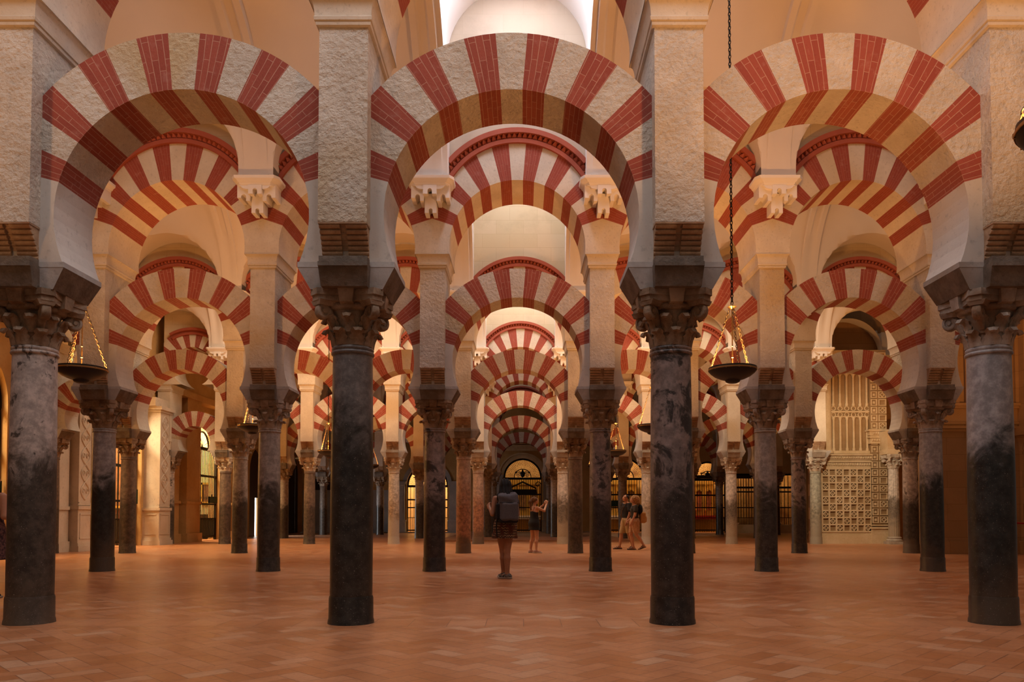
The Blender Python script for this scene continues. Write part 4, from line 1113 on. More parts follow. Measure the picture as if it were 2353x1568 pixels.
def nets(f, lo, h, name, mats):
    s = f < 0; nx, ny, nz = f.shape
    c = np.zeros((nx - 1, ny - 1, nz - 1), np.int8)
    for i in (0, 1):
        for j in (0, 1):
            for k in (0, 1): c += s[i:nx - 1 + i, j:ny - 1 + j, k:nz - 1 + k]
    act = (c > 0) & (c < 8); idx = np.argwhere(act); ids = np.full(act.shape, -1, np.int64); ids[act] = np.arange(len(idx))
    acc = np.zeros((len(idx), 3)); cnt = np.zeros(len(idx))
    I, J, K = idx.T
    cor = [(i, j, k) for i in (0, 1) for j in (0, 1) for k in (0, 1)]
    for a in cor:
        for ax in range(3):
            if a[ax]: continue
            b = list(a); b[ax] = 1
            fa = f[I + a[0], J + a[1], K + a[2]]; fb = f[I + b[0], J + b[1], K + b[2]]
            m = (fa < 0) != (fb < 0); t = np.zeros(len(fa)); t[m] = fa[m] / (fa[m] - fb[m])
            p = np.tile(np.array(a, float), (len(fa), 1)); p[:, ax] = t
            acc[m] += p[m]; cnt[m] += 1
    v = (idx + acc / cnt[:, None]) * h + lo
    quads = []
    for ax in range(3):
        u, w = (ax + 1) % 3, (ax + 2) % 3
        sl0 = [slice(None)] * 3; sl1 = [slice(None)] * 3; sl0[ax] = slice(0, -1); sl1[ax] = slice(1, None)
        e = s[tuple(sl0)] != s[tuple(sl1)]; E = np.argwhere(e)
        ok = (E[:, u] > 0) & (E[:, w] > 0) & (E[:, u] < f.shape[u] - 1) & (E[:, w] < f.shape[w] - 1); E = E[ok]
        fl = s[tuple(E.T)]
        def cell(du, dw):
            q = E.copy(); q[:, u] += du; q[:, w] += dw; return ids[tuple(q.T)]
        q = np.stack([cell(-1, -1), cell(0, -1), cell(0, 0), cell(-1, 0)], 1)
        q[~fl] = q[~fl][:, ::-1]; quads.append(q)
    quads = np.concatenate(quads)
    # two passes of gentle smoothing
    for _ in range(2):
        a = np.zeros_like(v); n = np.zeros(len(v))
        for i in range(4):
            p, q = quads[:, i], quads[:, (i + 1) % 4]
            np.add.at(a, p, v[q]); np.add.at(n, p, 1); np.add.at(a, q, v[p]); np.add.at(n, q, 1)
        v = v * .6 + .4 * a / np.maximum(n, 1)[:, None]
    me = bpy.data.meshes.new(name); me.from_pydata(v.tolist(), [], quads.tolist())
    for m in mats: me.materials.append(m)
    me.polygons.foreach_set('use_smooth', [True] * len(quads)); me.update(); return me
def sdf(name, prims, mat, h, post=None):
    f, lo = field(prims, h, .03, post); return nets(f, lo, h, name, [mat])
def hand(P, w, d, n, side, curl=.5, sc=1.0):
    w, d, n = (np.array(q, float) for q in (w, d, n)); d /= np.linalg.norm(d); n -= d * n.dot(d); n /= np.linalg.norm(n); s = np.cross(d, n) * side
    for j, L in zip((-1.5, -.5, .5, 1.5), (.058, .070, .075, .066)):
        kn = w + d * (.088 - abs(j) * .003) * sc + s * j * .0195 * sc
        P.append(cone(w + s * j * .010 * sc, kn, .016 * sc, .0125 * sc, .010))
        p1 = kn + (d * math.cos(curl) + n * math.sin(curl)) * L * .52 * sc + s * j * .002
        p2 = p1 + (d * math.cos(curl * 2.1) + n * math.sin(curl * 2.1)) * L * .5 * sc
        P.append(cone(kn, p1, .0105 * sc, .0095 * sc, .004)); P.append(cone(p1, p2, .0095 * sc, .0078 * sc, .003))
    t0 = w + d * .022 * sc + s * .022 * sc; t1 = t0 + (d * .55 + s * .65 + n * .35) * .042 * sc; t2 = t1 + (d * .85 + s * .15 + n * .45) * .034 * sc
    P.append(cone(t0, t1, .015 * sc, .0115 * sc, .008)); P.append(cone(t1, t2, .0115 * sc, .009 * sc, .004))
def head(P, c, yaw=0, tilt=0, male=False):
    """c centre of skull; returns a mapper from face coordinates (x right, y forward, z up)"""
    cy, sy, ct, st = math.cos(yaw), math.sin(yaw), math.cos(tilt), math.sin(tilt); c = np.array(c, float)
    def M_(p):
        x, y, z = p; y, z = y * ct - z * st, y * st + z * ct
        return c + np.array([x * cy - y * sy, x * sy + y * cy, z])
    E = lambda p, r, k: P.append(ell(M_(p), (r, r, r), k))
    P.append(ell(M_((0, -.012, .028)), (.074, .086, .078), .02)); P.append(ell(M_((0, .02, .0)), (.066, .072, .080), .03))
    P.append(cone(M_((-.028, .035, -.052)), M_((.028, .035, -.052)), .034, .034, .03)); E((0, .062, -.078), .020 + .003 * male, .02)
    P.append(cone(M_((0, .082, .018)), M_((0, .100, -.020)), .008, .012, .010)); E((.011, .092, -.023), .008, .006); E((-.011, .092, -.023), .008, .006)
    P.append(cone(M_((-.018, .083, -.047)), M_((.018, .083, -.047)), .007, .007, .006)); P.append(cone(M_((-.014, .081, -.056)), M_((.014, .081, -.056)), .007, .007, .005))
    for s in (-1, 1):
        P.append(cone(M_((s * .012, .084, .034)), M_((s * .045, .068, .034)), .009, .008, .012))
        P.append(ell(M_((s * .074, -.004, -.004)), (.010, .018, .030), .008)); E((s * .036, .056, -.02), .028, .03)
    return M_
def eyes(t, M_):
    for s in (-1, 1):
        b = MB(); p = M_((s * .031, .077, .014)); b.lathe([(0, -.008), (.009, -.005), (.012, 0), (.009, .005), (0, .008)], 10, 0, tuple(p), cap=False); ob('eye', b.mesh('eye', [EYE], 60), t)
    b = MB(); b.tube([tuple(M_((x, .0895 - abs(x) * .1, -.0515))) for x in (-.02, -.01, 0, .01, .02)], .0035, 6); ob('lips', b.mesh('lips', [LIP], 60), t)
EYE = plain('eye', (.02, .012, .01), .2); LIP = plain('lips', (.32, .10, .08), .5)
def skinm(name, c):
    t = NT(name); n = t.noise(t.pos(), 30, 3, .5); t.color(t.mix(n, c4([x * .9 for x in c]), c4([x * 1.08 for x in c]))); t.rough(.5)
    t.b.inputs['Subsurface Weight'].default_value = .08; t.b.inputs['Subsurface Radius'].default_value = (.02, .008, .004); return t.m
SK1 = skinm('skin_tan', (.36, .175, .10)); SK2 = skinm('skin_fair', (.52, .27, .165)); SK3 = skinm('skin_sun', (.47, .23, .13))
def cloth(name, a, b=None, sc=60, bump=.15):
    t = NT(name); n = t.noise(t.pos(), sc, 4, .6); f = t.noise(t.pos(), 7, 3, .5)
    t.color(t.mix(t.ramp(n, .4, .6), c4(a), c4(b or [x * 1.25 for x in a]))); t.rough(.85); t.bump(t.math('ADD', f, t.math('MULTIPLY', n, .3)), bump, .02); return t.m
def zigzag():
    t = NT('zigzag_cloth'); s = t.sep(t.obj()); z = t.math('ADD', s[2], t.math('MULTIPLY', t.math('PINGPONG', t.math('ADD', s[0], s[1]), .022), .8))
    w = t.math('PINGPONG', z, .021); n = t.noise(t.obj(), 70, 3, .6); k = t.noise(t.obj(), 9, 2, .5)
    c = t.mix(t.ramp(w, .006, .014), (.30, .19, .10, 1), (.045, .022, .014, 1)); c = t.mix(t.ramp(k, .45, .6), c, (.10, .035, .02, 1)); c = t.mix(t.ramp(n, .55, .7), c, (.03, .018, .012, 1))
    t.color(c); t.rough(.9); return t.m
def legs(P, hipz, L, k=.02, sc=1.0):
    """L: per side (hip, knee, ankle, toe)"""
    for hip, kn, an, toe in L:
        hip, kn, an, toe = (np.array(q, float) for q in (hip, kn, an, toe))
        P.append(cone(hip, kn, .086 * sc, .053 * sc, .03)); calf = kn * .68 + an * .32 + (0, -.014, 0)
        P.append(cone(kn, calf, .050 * sc, .053 * sc, .02)); P.append(cone(calf, an, .053 * sc, .034 * sc, .02))
        heel = an + (an - toe) * np.array([.28, .28, 0]); heel[2] = an[2] - .05
        P.append(cone(an, heel, .033, .028, .02)); P.append(cone(an + (0, 0, -.02), toe, .034, .022, .02)); P.append(cone(heel, toe, .026, .022, .02))
def shoe(name, an, toe, m_up, m_sole, t, sandal=False):
    an, toe = np.array(an, float), np.array(toe, float); d = toe - an; d[2] = 0; L = np.linalg.norm(d); d /= L; s = np.array([-d[1], d[0], 0])
    zb = min(toe[2], an[2] - .05) - .024
    hl = an - d * .055; tt = toe + d * .02; o = thingless = ob(name, None, t)
    P = [cone((hl[0], hl[1], an[2] - .066), (tt[0], tt[1], toe[2] - .012), .034, .036, 0)]
    z0 = an[2] - .078
    def post(f, X, Y, Z):
        u = (X - hl[0]) * d[0] + (Y - hl[1]) * d[1]; zl = z0 + (toe[2] - .024 - z0) * np.clip(u / (L + .06), 0, 1)
        return np.maximum(f, np.maximum(Z - zl - .020, zl - .006 - Z))
    sole = sdf('sole', P, m_sole, .006, post)
    if not sandal:
        U = [cone(an + d * -.03 + (0, 0, -.03), an + d * .01 + (0, 0, -.02), .038, .038, .02), cone(an + (0, 0, -.035), toe + (0, 0, -.002), .038, .026, .02), cone(hl + (0, 0, -.045), toe + (0, 0, -.006), .032, .028, .015)]
        up = sdf('upper', U, m_up, .006, lambda f, X, Y, Z: np.maximum(f, np.maximum(Z - an[2] - .012, z0 + .006 - Z)))
        o.data = None
        ob('upper', up, o); ob('sole', sole, o)
    else:
        b = MB()
        for q in (.25, .55, .9):
            c = an * (1 - q) + toe * q; hgt = .045 * (1 - q) + .03
            b.tube([tuple(c + s * .045 * math.cos(PI * i / 8) + V3(0, 0, -.035 * (1 - q) - .012 + hgt * math.sin(PI * i / 8))) for i in range(9)], .011, 5)
        ob('strap', b.mesh('strap', [m_up], 60), o); ob('sole', sole, o)
    return o
HB_ = .006
# ---- woman with the grey backpack, seen from behind
def woman_backpack():
    t = thing('person', 'woman with long dark hair, grey backpack and patterned short skirt, seen from behind', 'person', (-.300, 12.60, 0), math.radians(8), 'visitors')
    P = []
    P += [ell((0, 0, 1.19), (.145, .095, .17), .05), oval(.95, 1.25, (0, 0), (0, 0), (.125, .09), (.135, .09), .05), ell((0, -.01, .87), (.17, .125, .13), .06)]
    P += [cone((0, -.01, 1.30), (0, 0, 1.44), .052, .047, .03), cone((-.15, 0, 1.315), (.15, 0, 1.315), .045, .045, .04)]
    M_ = head(P, (0, .01, 1.525), .15)
    L = [((.075, 0, .84), (.03, .0, .45), (.03, -.02, .085), (-.07, .05, .03)), ((-.085, 0, .84), (-.03, .09, .45), (-.012, .16, .09), (-.06, .30, .03))]
    legs(P, .84, L)
    P += [cone((-.165, 0, 1.31), (-.215, -.03, 1.06), .047, .038, .02), cone((-.215, -.03, 1.06), (-.25, .16, 1.17), .037, .026, .015)]; hand(P, (-.25, .16, 1.17), (-.1, .6, .5), (.6, .4, -.2), 1, .8)
    P += [cone((.165, 0, 1.31), (.20, -.02, 1.06), .047, .038, .02), cone((.20, -.02, 1.06), (.14, .18, 1.14), .037, .026, .015)]; hand(P, (.14, .18, 1.14), (-.4, .6, .3), (-.6, -.3, -.2), -1, .8)
    ob('body', sdf('body', P, SK1, HB_), t); eyes(t, M_)
    P = [ell((0, 0, 1.19), (.158, .108, .16), .04), oval(.86, 1.25, (0, 0), (0, 0), (.165, .12), (.145, .102), .04)]
    ob('top', sdf('top', P, cloth('black_top', (.018, .016, .018)), .008, lambda f, X, Y, Z: np.maximum(f, Z - 1.29)), t)
    P = [oval(.655, 1.0, (-.015, .01), (0, 0), (.212, .17), (.15, .115), .02), ell((0, -.02, .88), (.185, .14, .12), .05)]
    ob('skirt', sdf('skirt', P, zigzag(), .008, lambda f, X, Y, Z: np.maximum(np.maximum(f + .010 * np.sin(np.arctan2(Y, X) * 9) * np.clip((.95 - Z) * 4, 0, 1), .66 - Z), Z - 1.0)), t)
    P = [ell((0, -.005, 1.56), (.094, .112, .088), .03), cone((0, -.055, 1.50), (0, -.10, 1.33), .088, .12, .05), cone((-.05, -.05, 1.45), (-.10, -.085, 1.31), .05, .055, .04), cone((.05, -.05, 1.45), (.11, -.085, 1.28), .05, .058, .04), ell((0, .09, 1.50), (.06, .05, .09), 0, 0, True)]
    ob('hair', sdf('hair', P, cloth('black_hair', (.006, .005, .005), (.016, .012, .011), 90, .3), .007, lambda f, X, Y, Z: f + .006 * np.sin(X * 130 + Z * 12) + .004 * np.sin(X * 70 - Z * 30)), t)
    bk = ob('backpack', None, t); g = cloth('grey_canvas', (.085, .08, .09), (.115, .108, .12), 120, .12); kb = cloth('black_nylon', (.012, .011, .011))
    ob('main_bag', sdf('main_bag', [rbox((.025, -.225, 1.16), (.165, .10, .225), .05, 0), rbox((.035, -.31, 1.10), (.135, .04, .14), .03, .02), cone((-.10, -.17, 1.375), (.13, -.17, 1.375), .035, .035, .03)], g, .008, lambda f, X, Y, Z: f + .006 * np.sin(Z * 42 + X * 13) * (Z > 1.24) + .004 * np.sin(X * 40)), bk)
    ob('side_pocket', sdf('side_pocket', [rbox((-.145, -.225, 1.10), (.035, .085, .13), .025)], kb, .008), bk)
    ob('bottom_panel', sdf('bottom_panel', [rbox((.02, -.22, .965), (.16, .098, .05), .04)], kb, .008), bk)
    b = MB()
    for s in (-1, 1): b.tube([(s * .11, -.13, 1.33), (s * .13, -.05, 1.375), (s * .135, .05, 1.34), (s * .13, .11, 1.22), (s * .13, .09, 1.05), (s * .14, -.02, .97), (s * .13, -.12, .96)], .016, 6)
    ob('shoulder_strap', b.mesh('shoulder_strap', [kb], 60), bk)
    b = MB(); b.tube([(-.15, -.13, .97), (-.165, -.15, .85), (-.15, -.16, .68)], .012, 5); ob('dangling_strap', b.mesh('dangling_strap', [kb], 60), bk)
    b = MB(); b.box(-.13, .17, -.335, -.325, 1.235, 1.245); ob('seam', b.mesh('seam', [kb]), bk)
    su, so = cloth('shoe_black', (.03, .028, .027), (.22, .20, .19), 25), plain('shoe_sole', (.42, .38, .34), .6)
    for hip, kn, an, toe in L: shoe('trainer', an, toe, su, so, t)
woman_backpack()
# ---- young woman in a black dress holding up a phone
def woman_phone():
    t = thing('person', 'young woman in black strappy minidress raising a phone with both hands, ponytail', 'person', (.30, 21.3, 0), math.radians(-58), 'visitors')
    P = [ell((0, 0, 1.13), (.135, .09, .16), .05), oval(.90, 1.2, (0, 0), (0, 0), (.115, .085), (.125, .085), .05), ell((0, -.015, .82), (.155, .125, .12), .06), cone((0, -.01, 1.24), (0, .01, 1.37), .047, .042, .03), cone((-.135, 0, 1.25), (.135, 0, 1.25), .042, .042, .04)]
    M_ = head(P, (0, .02, 1.455), -.1, .05)
    L = [((.075, 0, .79), (.10, .02, .42), (.12, -.02, .085), (.155, .10, .03)), ((-.075, 0, .79), (-.10, .0, .42), (-.11, -.05, .085), (-.13, .08, .03))]; legs(P, .79, L, sc=.95)
    for s in (-1, 1):
        el = (s * .20, .20, 1.17); wr = (s * .055, .37, 1.36)
        P += [cone((s * .15, 0, 1.25), el, .042, .034, .02), cone(el, wr, .033, .023, .015)]; hand(P, wr, (-s * .15, .25, .8), (-s * .8, .3, 0), s, .7)
    ob('body', sdf('body', P, SK2, HB_), t); eyes(t, M_)
    P = [ell((0, 0, 1.12), (.148, .104, .14), .04), oval(.62, 1.1, (0, 0), (0, 0), (.195, .155), (.128, .098), .03), ell((0, -.02, .82), (.17, .14, .12), .05)]
    ob('dress', sdf('dress', P, cloth('black_dress', (.013, .012, .013)), .008, lambda f, X, Y, Z: np.maximum(np.maximum(f, .635 - Z), Z - (1.17 + .03 * (Y > 0)))), t)
    b = MB()
    for s in (-1, 1): b.tube([(s * .07, -.10, 1.15), (s * .085, -.05, 1.27), (s * .085, .03, 1.29), (s * .07, .10, 1.19)], .005, 5)
    ob('strap', b.mesh('strap', [cloth('dress_strap', (.013, .012, .013))], 60), t)
    hm = cloth('brown_hair', (.10, .045, .02), (.18, .09, .04), 80, .3)
    P = [ell((0, .005, 1.478), (.088, .10, .083), .02), cone((0, -.09, 1.50), (0, -.135, 1.42), .03, .042, .03), cone((0, -.135, 1.42), (.0, -.11, 1.20), .042, .022, .03), ell((0, .11, 1.44), (.07, .07, .085), 0, 0, True)]
    ob('hair', sdf('hair', P, hm, .007, lambda f, X, Y, Z: f + .005 * np.sin(X * 150 + Z * 20)), t)
    b = MB(); b.box(-.038, .038, .425, .434, 1.37, 1.52); o = ob('mobile_phone', b.mesh('mobile_phone', [plain('phone_black', (.015, .015, .017), .25)])); o.location = t.location; o.rotation_euler = t.rotation_euler; tag(o, 'black mobile phone held up by the young woman in black', 'phone')
    su, so = plain('shoe_pink', (.42, .25, .20), .7), plain('shoe_white', (.6, .55, .5), .6)
    for hip, kn, an, toe in L: shoe('trainer', an, toe, su, so, t)
woman_phone()
# ---- the couple in shorts
def man_shorts():
    t = thing('person', 'man in black T-shirt and khaki shorts strolling beside a curly-haired woman', 'person', (3.20, 23.75, 0), math.radians(112), 'visitors')
    P = [ell((0, 0, 1.27), (.17, .11, .18), .05), oval(.98, 1.3, (0, 0), (0, 0), (.14, .105), (.16, .105), .05), ell((0, 0, .92), (.16, .12, .12), .06), cone((0, -.01, 1.38), (0, .02, 1.50), .058, .054, .03), cone((-.17, 0, 1.39), (.17, 0, 1.39), .055, .055, .04)]
    M_ = head(P, (0, .03, 1.575), .1, .22, True)
    L = [((.09, 0, .88), (.10, .14, .48), (.10, .20, .085), (.13, .36, .03)), ((-.09, 0, .88), (-.09, -.02, .48), (-.09, -.16, .09), (-.11, -.01, .03))]; legs(P, .88, L, sc=1.05)
    for s, y in ((-1, .05), (1, -.04)):
        P += [cone((s * .20, 0, 1.38), (s * .25, -.02 + y, 1.10), .052, .042, .02), cone((s * .25, -.02 + y, 1.10), (s * .235, .08 + y, .86), .041, .029, .015)]; hand(P, (s * .235, .08 + y, .86), (0, .2, -1), (-s, .2, 0), -s, .5, 1.05)
    ob('body', sdf('body', P, SK3, HB_), t); eyes(t, M_)
    tm = cloth('black_tshirt', (.016, .015, .015), None, 40)
    P = [ell((0, 0, 1.27), (.188, .128, .17), .04), oval(.90, 1.3, (0, 0), (0, 0), (.168, .13), (.178, .124), .04), cone((-.17, 0, 1.39), (.17, 0, 1.39), .062, .062, .04)]
    for s, y in ((-1, .05), (1, -.04)): P.append(cone((s * .19, 0, 1.385), (s * .235, y * .5, 1.20), .066, .066, .03))
    ob('t_shirt', sdf('t_shirt', P, tm, .008, lambda f, X, Y, Z: np.maximum(f, (Z - 1.405) - np.abs(X) * .15)), t)
    km = cloth('khaki_cloth', (.40, .27, .12), (.46, .32, .15), 50)
    P = [ell((0, 0, .92), (.18, .14, .12), .04)] + [oval(.46, .90, (s * .10, ky), (s * .085, 0), (.092, .10), (.10, .125), .03) for s, ky in ((1, .12), (-1, -.03))]
    ob('shorts', sdf('shorts', P, km, .008, lambda f, X, Y, Z: np.maximum(np.maximum(f, .49 - Z), Z - .97)), t)
    P = [ell((0, .0, 1.605), (.082, .096, .075), .02), ell(M_((0, .10, -.035)), (.09, .055, .085), 0, 0, True)]
    ob('hair', sdf('hair', P, cloth('short_dark_hair', (.02, .013, .01), None, 90), .007), t)
    gl = MB(); gl.tube([tuple(M_(q)) for q in ((-.077, .0, .012), (-.06, .082, .014), (-.03, .093, .014), (0, .095, .018), (.03, .093, .014), (.06, .082, .014), (.077, .0, .012))], .004, 5)
    ob('glasses', gl.mesh('glasses', [EYE], 60), t)
    b = MB(); b.tube([(-.11, .05, 1.45), (-.10, .12, 1.37), (-.03, .145, 1.27), (.05, .15, 1.16), (.12, .13, 1.05), (.165, .06, .97), (.17, -.02, .93)], .010, 5); ob('bag_strap', b.mesh('bag_strap', [cloth('strap_tan', (.16, .10, .06))], 60), t)
    for hip, kn, an, toe in L: shoe('sandal', an, toe, plain('sandal_brown', (.06, .035, .02), .6), plain('sandal_sole', (.05, .035, .025), .7), t, True)
man_shorts()
def woman_curly():
    t = thing('person', 'curly-haired woman in dark T-shirt and sandy shorts walking with tan rucksack', 'person', (3.36, 23.15, 0), math.radians(97), 'visitors')
    P = [ell((0, 0, 1.20), (.145, .10, .165), .05), oval(.94, 1.25, (0, 0), (0, 0), (.125, .095), (.138, .095), .05), ell((0, -.01, .87), (.165, .135, .13), .06), cone((0, -.01, 1.31), (0, .02, 1.43), .05, .045, .03), cone((-.145, 0, 1.32), (.145, 0, 1.32), .045, .045, .04)]
    M_ = head(P, (0, .035, 1.515), .15, .08)
    L = [((.08, 0, .84), (.08, .10, .46), (.08, .02, .09), (.10, .16, .032)), ((-.08, 0, .84), (-.07, -.03, .47), (-.07, -.25, .16), (-.08, -.13, .045))]; legs(P, .84, L)
    P += [cone((.17, 0, 1.31), (.20, -.05, 1.06), .046, .038, .02), cone((.20, -.05, 1.06), (.19, .12, .90), .037, .026, .015)]; hand(P, (.19, .12, .90), (-.1, .6, -.6), (-.8, .1, .1), -1, .6)
    P += [cone((-.17, 0, 1.31), (-.21, .05, 1.05), .046, .038, .02), cone((-.21, .05, 1.05), (-.18, .14, .84), .037, .026, .015)]; hand(P, (-.18, .14, .84), (.1, .3, -1), (.8, .1, .1), 1, .5)
    ob('body', sdf('body', P, SK2, HB_), t); eyes(t, M_)
    P = [ell((0, 0, 1.20), (.162, .118, .155), .04), oval(.93, 1.25, (0, 0), (0, 0), (.148, .115), (.155, .112), .04), cone((-.145, 0, 1.32), (.145, 0, 1.32), .054, .054, .04), cone((.165, 0, 1.31), (.195, -.03, 1.17), .058, .058, .03), cone((-.165, 0, 1.31), (-.20, .03, 1.17), .058, .058, .03)]
    ob('t_shirt', sdf('t_shirt', P, cloth('dark_tshirt', (.03, .025, .02), None, 40), .008, lambda f, X, Y, Z: np.maximum(f, (Z - 1.335) - np.abs(X) * .15)), t)
    P = [ell((0, -.01, .88), (.182, .15, .12), .04)] + [oval(.48, .87, (s * .085, ky), (s * .08, 0), (.09, .10), (.10, .13), .03) for s, ky in ((1, .08), (-1, -.03))]
    ob('shorts', sdf('shorts', P, cloth('sand_print', (.38, .20, .10), (.50, .30, .17), 22), .008, lambda f, X, Y, Z: np.maximum(np.maximum(f, .52 - Z), Z - .97)), t)
    P = [ell((0, -.02, 1.55), (.132, .135, .11), .03), ell((0, -.075, 1.46), (.13, .09, .12), .04), ell((0, .115, 1.49), (.07, .06, .10), 0, 0, True)]
    ob('hair', sdf('hair', P, cloth('curly_hair', (.22, .10, .035), (.46, .26, .11), 45, .5), .007, lambda f, X, Y, Z: f + .011 * np.sin(X * 120) * np.sin(Y * 110 + 1) * np.sin(Z * 115)), t)
    bk = ob('rucksack', None, t); tn = cloth('tan_canvas', (.42, .20, .06), (.48, .25, .09), 50)
    ob('main_bag', sdf('main_bag', [rbox((-.03, -.235, .98), (.13, .085, .17), .06), rbox((-.03, -.31, .93), (.10, .04, .09), .03, .02)], tn, .008), bk)
    b = MB(); b.tube([(.09, -.16, 1.12), (.13, -.06, 1.33), (.14, .04, 1.35), (.13, .10, 1.22), (.13, .06, 1.02), (.10, -.14, .88)], .012, 6); ob('shoulder_strap', b.mesh('shoulder_strap', [cloth('strap_grey', (.20, .17, .14))], 60), bk)
    ob('jacket', sdf('jacket', [ell((-.05, -.16, 1.22), (.13, .07, .16), .02)], cloth('dark_jacket', (.012, .011, .011)), .008), t)
    for hip, kn, an, toe in L: shoe('sandal', an, toe, plain('sandal_dark', (.03, .02, .014), .6), plain('sandal_sole', (.04, .03, .022), .7), t, True)
woman_curly()
# ---- visitor cut by the picture edge
def woman_edge():
    t = thing('person', 'woman in dark flowered dress with bare arms, half hidden behind the veined column', 'person', (-6.70, 9.62, 0), math.radians(-6), 'visitors')
    P = [ell((0, 0, 1.16), (.14, .095, .165), .05), oval(.92, 1.22, (0, 0), (0, 0), (.12, .09), (.13, .09), .05), ell((0, -.01, .85), (.165, .125, .13), .06), cone((0, -.01, 1.26), (0, .01, 1.40), .05, .045, .03), cone((-.15, 0, 1.275), (.15, 0, 1.275), .045, .045, .04)]
    M_ = head(P, (0, .02, 1.485), .5)
    L = [((.08, 0, .82), (.08, -.02, .44), (.08, -.10, .09), (.10, .04, .03)), ((-.08, 0, .82), (-.09, .06, .44), (-.09, .08, .09), (-.11, .22, .03))]; legs(P, .82, L)
    for s in (-1, 1):
        el = (s * .215, -.03, 1.02); wr = (.27, .14, 1.05) if s > 0 else (.02, .22, 1.08)
        P += [cone((s * .165, 0, 1.27), el, .048, .039, .02), cone(el, wr, .038, .027, .015)]; hand(P, wr, (.4, .7, .1), (-s * .3, -.2, .9), -s, .7)
    ob('body', sdf('body', P, SK2, HB_), t); eyes(t, M_)
    P = [ell((0, 0, 1.15), (.155, .11, .15), .04), oval(.9, 1.22, (0, 0), (0, 0), (.145, .11), (.148, .108), .03), oval(.46, 1.05, (0, 0), (0, 0), (.21, .19), (.145, .11), .03), ell((0, -.02, .85), (.18, .14, .12), .05)]
    ob('dress', sdf('dress', P, cloth('flower_dress', (.035, .018, .022), (.15, .07, .06), 28), .008, lambda f, X, Y, Z: np.maximum(np.maximum(f, .48 - Z), Z - 1.255)), t)
    P = [ell((0, 0, 1.505), (.09, .10, .085), .02), cone((0, -.07, 1.47), (0, -.09, 1.30), .08, .06, .05), ell((0, .11, 1.46), (.07, .07, .09), 0, 0, True)]
    ob('hair', sdf('hair', P, cloth('dark_hair', (.03, .016, .01), None, 90), .007), t)
    for hip, kn, an, toe in L: shoe('shoe', an, toe, plain('shoe_dark', (.015, .013, .012), .5), plain('shoe_sole_pale', (.4, .36, .3), .6), t)
woman_edge()
# ------------------------------------------------------------------ camera, light, colour
F_PX, PITCH, CX, CY = 1758.0, math.radians(1.9), 1203.0, 1127.7
cd = bpy.data.cameras.new('camera'); cam = bpy.data.objects.new('camera', cd); COL.objects.link(cam)
cd.sensor_fit = 'HORIZONTAL'; cd.sensor_width = 36; cd.lens = F_PX / 2353 * 36
cd.shift_x = -(CX - 1176.5) / 2353; cd.shift_y = (CY - 784) / 2353
cam.location = (0, 0, 1.03); cam.rotation_euler = (PI / 2 + PITCH, 0, 0)
cd.clip_start = .05; cd.clip_end = 200
SC.camera = cam
W = bpy.data.worlds.new('world'); SC.world = W; W.use_nodes = True
bg = W.node_tree.nodes['Background']; bg.inputs[0].default_value = (1, .86, .72, 1); bg.inputs[1].default_value = .10
def area(name, loc, rot, sx, sy, power, col, spread=180):
    d = bpy.data.lights.new(name, 'AREA'); d.shape = 'RECTANGLE'; d.size = sx; d.size_y = sy; d.energy = power; d.color = col
    d.spread = math.radians(spread)
    o = bpy.data.objects.new(name, d); o.location = loc; o.rotation_euler = rot; COL.objects.link(o); return o
def disc(name, loc, rot, s, power, col):
    d = bpy.data.lights.new(name, 'AREA'); d.shape = 'DISK'; d.size = s; d.energy = power; d.color = col
    o = bpy.data.objects.new(name, d); o.location = loc; o.rotation_euler = rot; COL.objects.link(o); return o
DAY = (.94, .965, 1.04)
COOL = (.85, .92, 1.1)
WARM = (1, .44, .13)
# skylights in the raised centre bay of every aisle
SKYP = [410, 400, 230, 520, 220, 100]
for k in range(6):
    y = ROWY[0] + R * (k - 1) + R / 2
    area('skylight_and_fill', (X0, y if k == 0 else y + 1.3, 10.72), (0, 0, 0), 1.5, 2.6 if k == 0 else 1.5, SKYP[k], COOL if k == 1 else DAY)
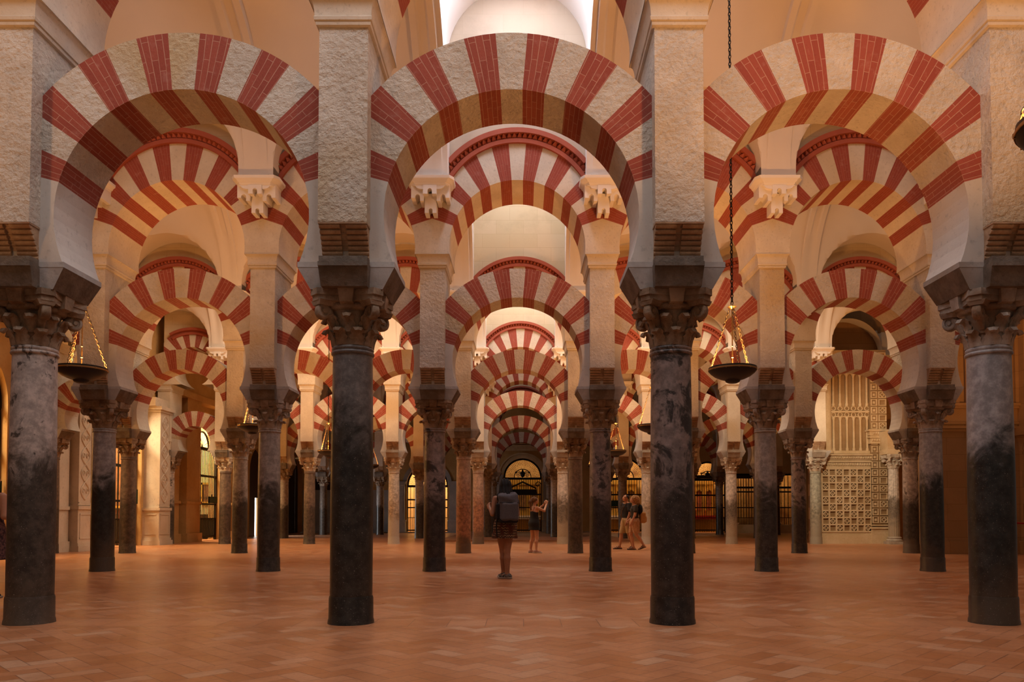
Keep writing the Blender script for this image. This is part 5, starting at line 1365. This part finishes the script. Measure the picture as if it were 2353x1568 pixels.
# further daylight over the aisle nearest the viewer
for bb, p in ((-2, 78), (-1, 112), (1, 80), (2, 32)):
    area('skylight_and_fill', (bayx(bb), ROWY[0] - R / 2, 9.5), (0, 0, 0), 1.4, 1.6, p, DAY)
for k in range(1, 4):  # added fill lights over the side bays, which have no skylights
    for bb in (-3, -2, -1, 1, 2, 3): area('skylight_and_fill', (bayx(bb), ROWY[0] + R * (k - 1) + R / 2, 9.5), (0, 0, 0), 1.2, 1.4, (0, 26, 26, 150)[k], (DAY, DAY, (1, .88, .72), (1, .82, .60))[k])
# uplighters in the hanging bowls
LP = {0: (150, 270, 310), 1: (150, 230, 130), 2: (240, 240, 120), 3: (260, 260, 150), 4: (150, 150, 120)}
for k in range(5):
    for bb, p in zip((-2, 1, 4), LP[k]):
        disc('bowl_lamp', (bayx(bb), ROWY[0] + R * (k - 1) + R / 2, 3.08), (PI, 0, 0), .34, p, WARM)
def spot(name, loc, tgt, power, col, size=70, blend=.6):
    d = bpy.data.lights.new(name, 'SPOT'); d.energy = power; d.color = col; d.spot_size = math.radians(size); d.spot_blend = blend; d.shadow_soft_size = .08
    o = bpy.data.objects.new(name, d); o.location = loc; COL.objects.link(o)
    o.rotation_euler = (Vector(tgt) - Vector(loc)).to_track_quat('-Z', 'Y').to_euler(); return o
spot('spotlight', (8.9, 22.4, 5.2), (12.4, 28.3, 2.6), 1000, (1, .80, .54), 60)
SC.view_settings.view_transform = 'Standard'; SC.view_settings.look = 'None'; SC.view_settings.gamma = 1
SC.view_settings.exposure = -0.3
SC.cycles.max_bounces = 5; SC.cycles.diffuse_bounces = 3; SC.cycles.glossy_bounces = 3; SC.cycles.transmission_bounces = 2
SC.cycles.use_denoising = True; SC.cycles.sample_clamp_indirect = 8; SC.cycles.caustics_reflective = False; SC.cycles.caustics_refractive = False
for (a, c, z), p in zip(LG, (1300, 1500, 1700)):
    area('chapel_lamp', (-15.2, (a + c) / 2, 6.3), (0, 0, 0), 1.6, 1.8, p, (1, .74, .42))
for x, p in ((-5.85, 420), (-.055, 110), (6.2, 230), (11.25, 200), (13.675, 80), (16.15, 100)):
    area('chapel_lamp', (x, YE + 1.5, 5.2), (0, 0, 0), 1.0 if x < 13 else .5, 1.4, p, (1, .70, .40))
area('door_daylight', (-13.6, 39.35, 1.0), (0, -PI / 2, 0), 1.8, .6, 90, (.9, .95, 1), 120)
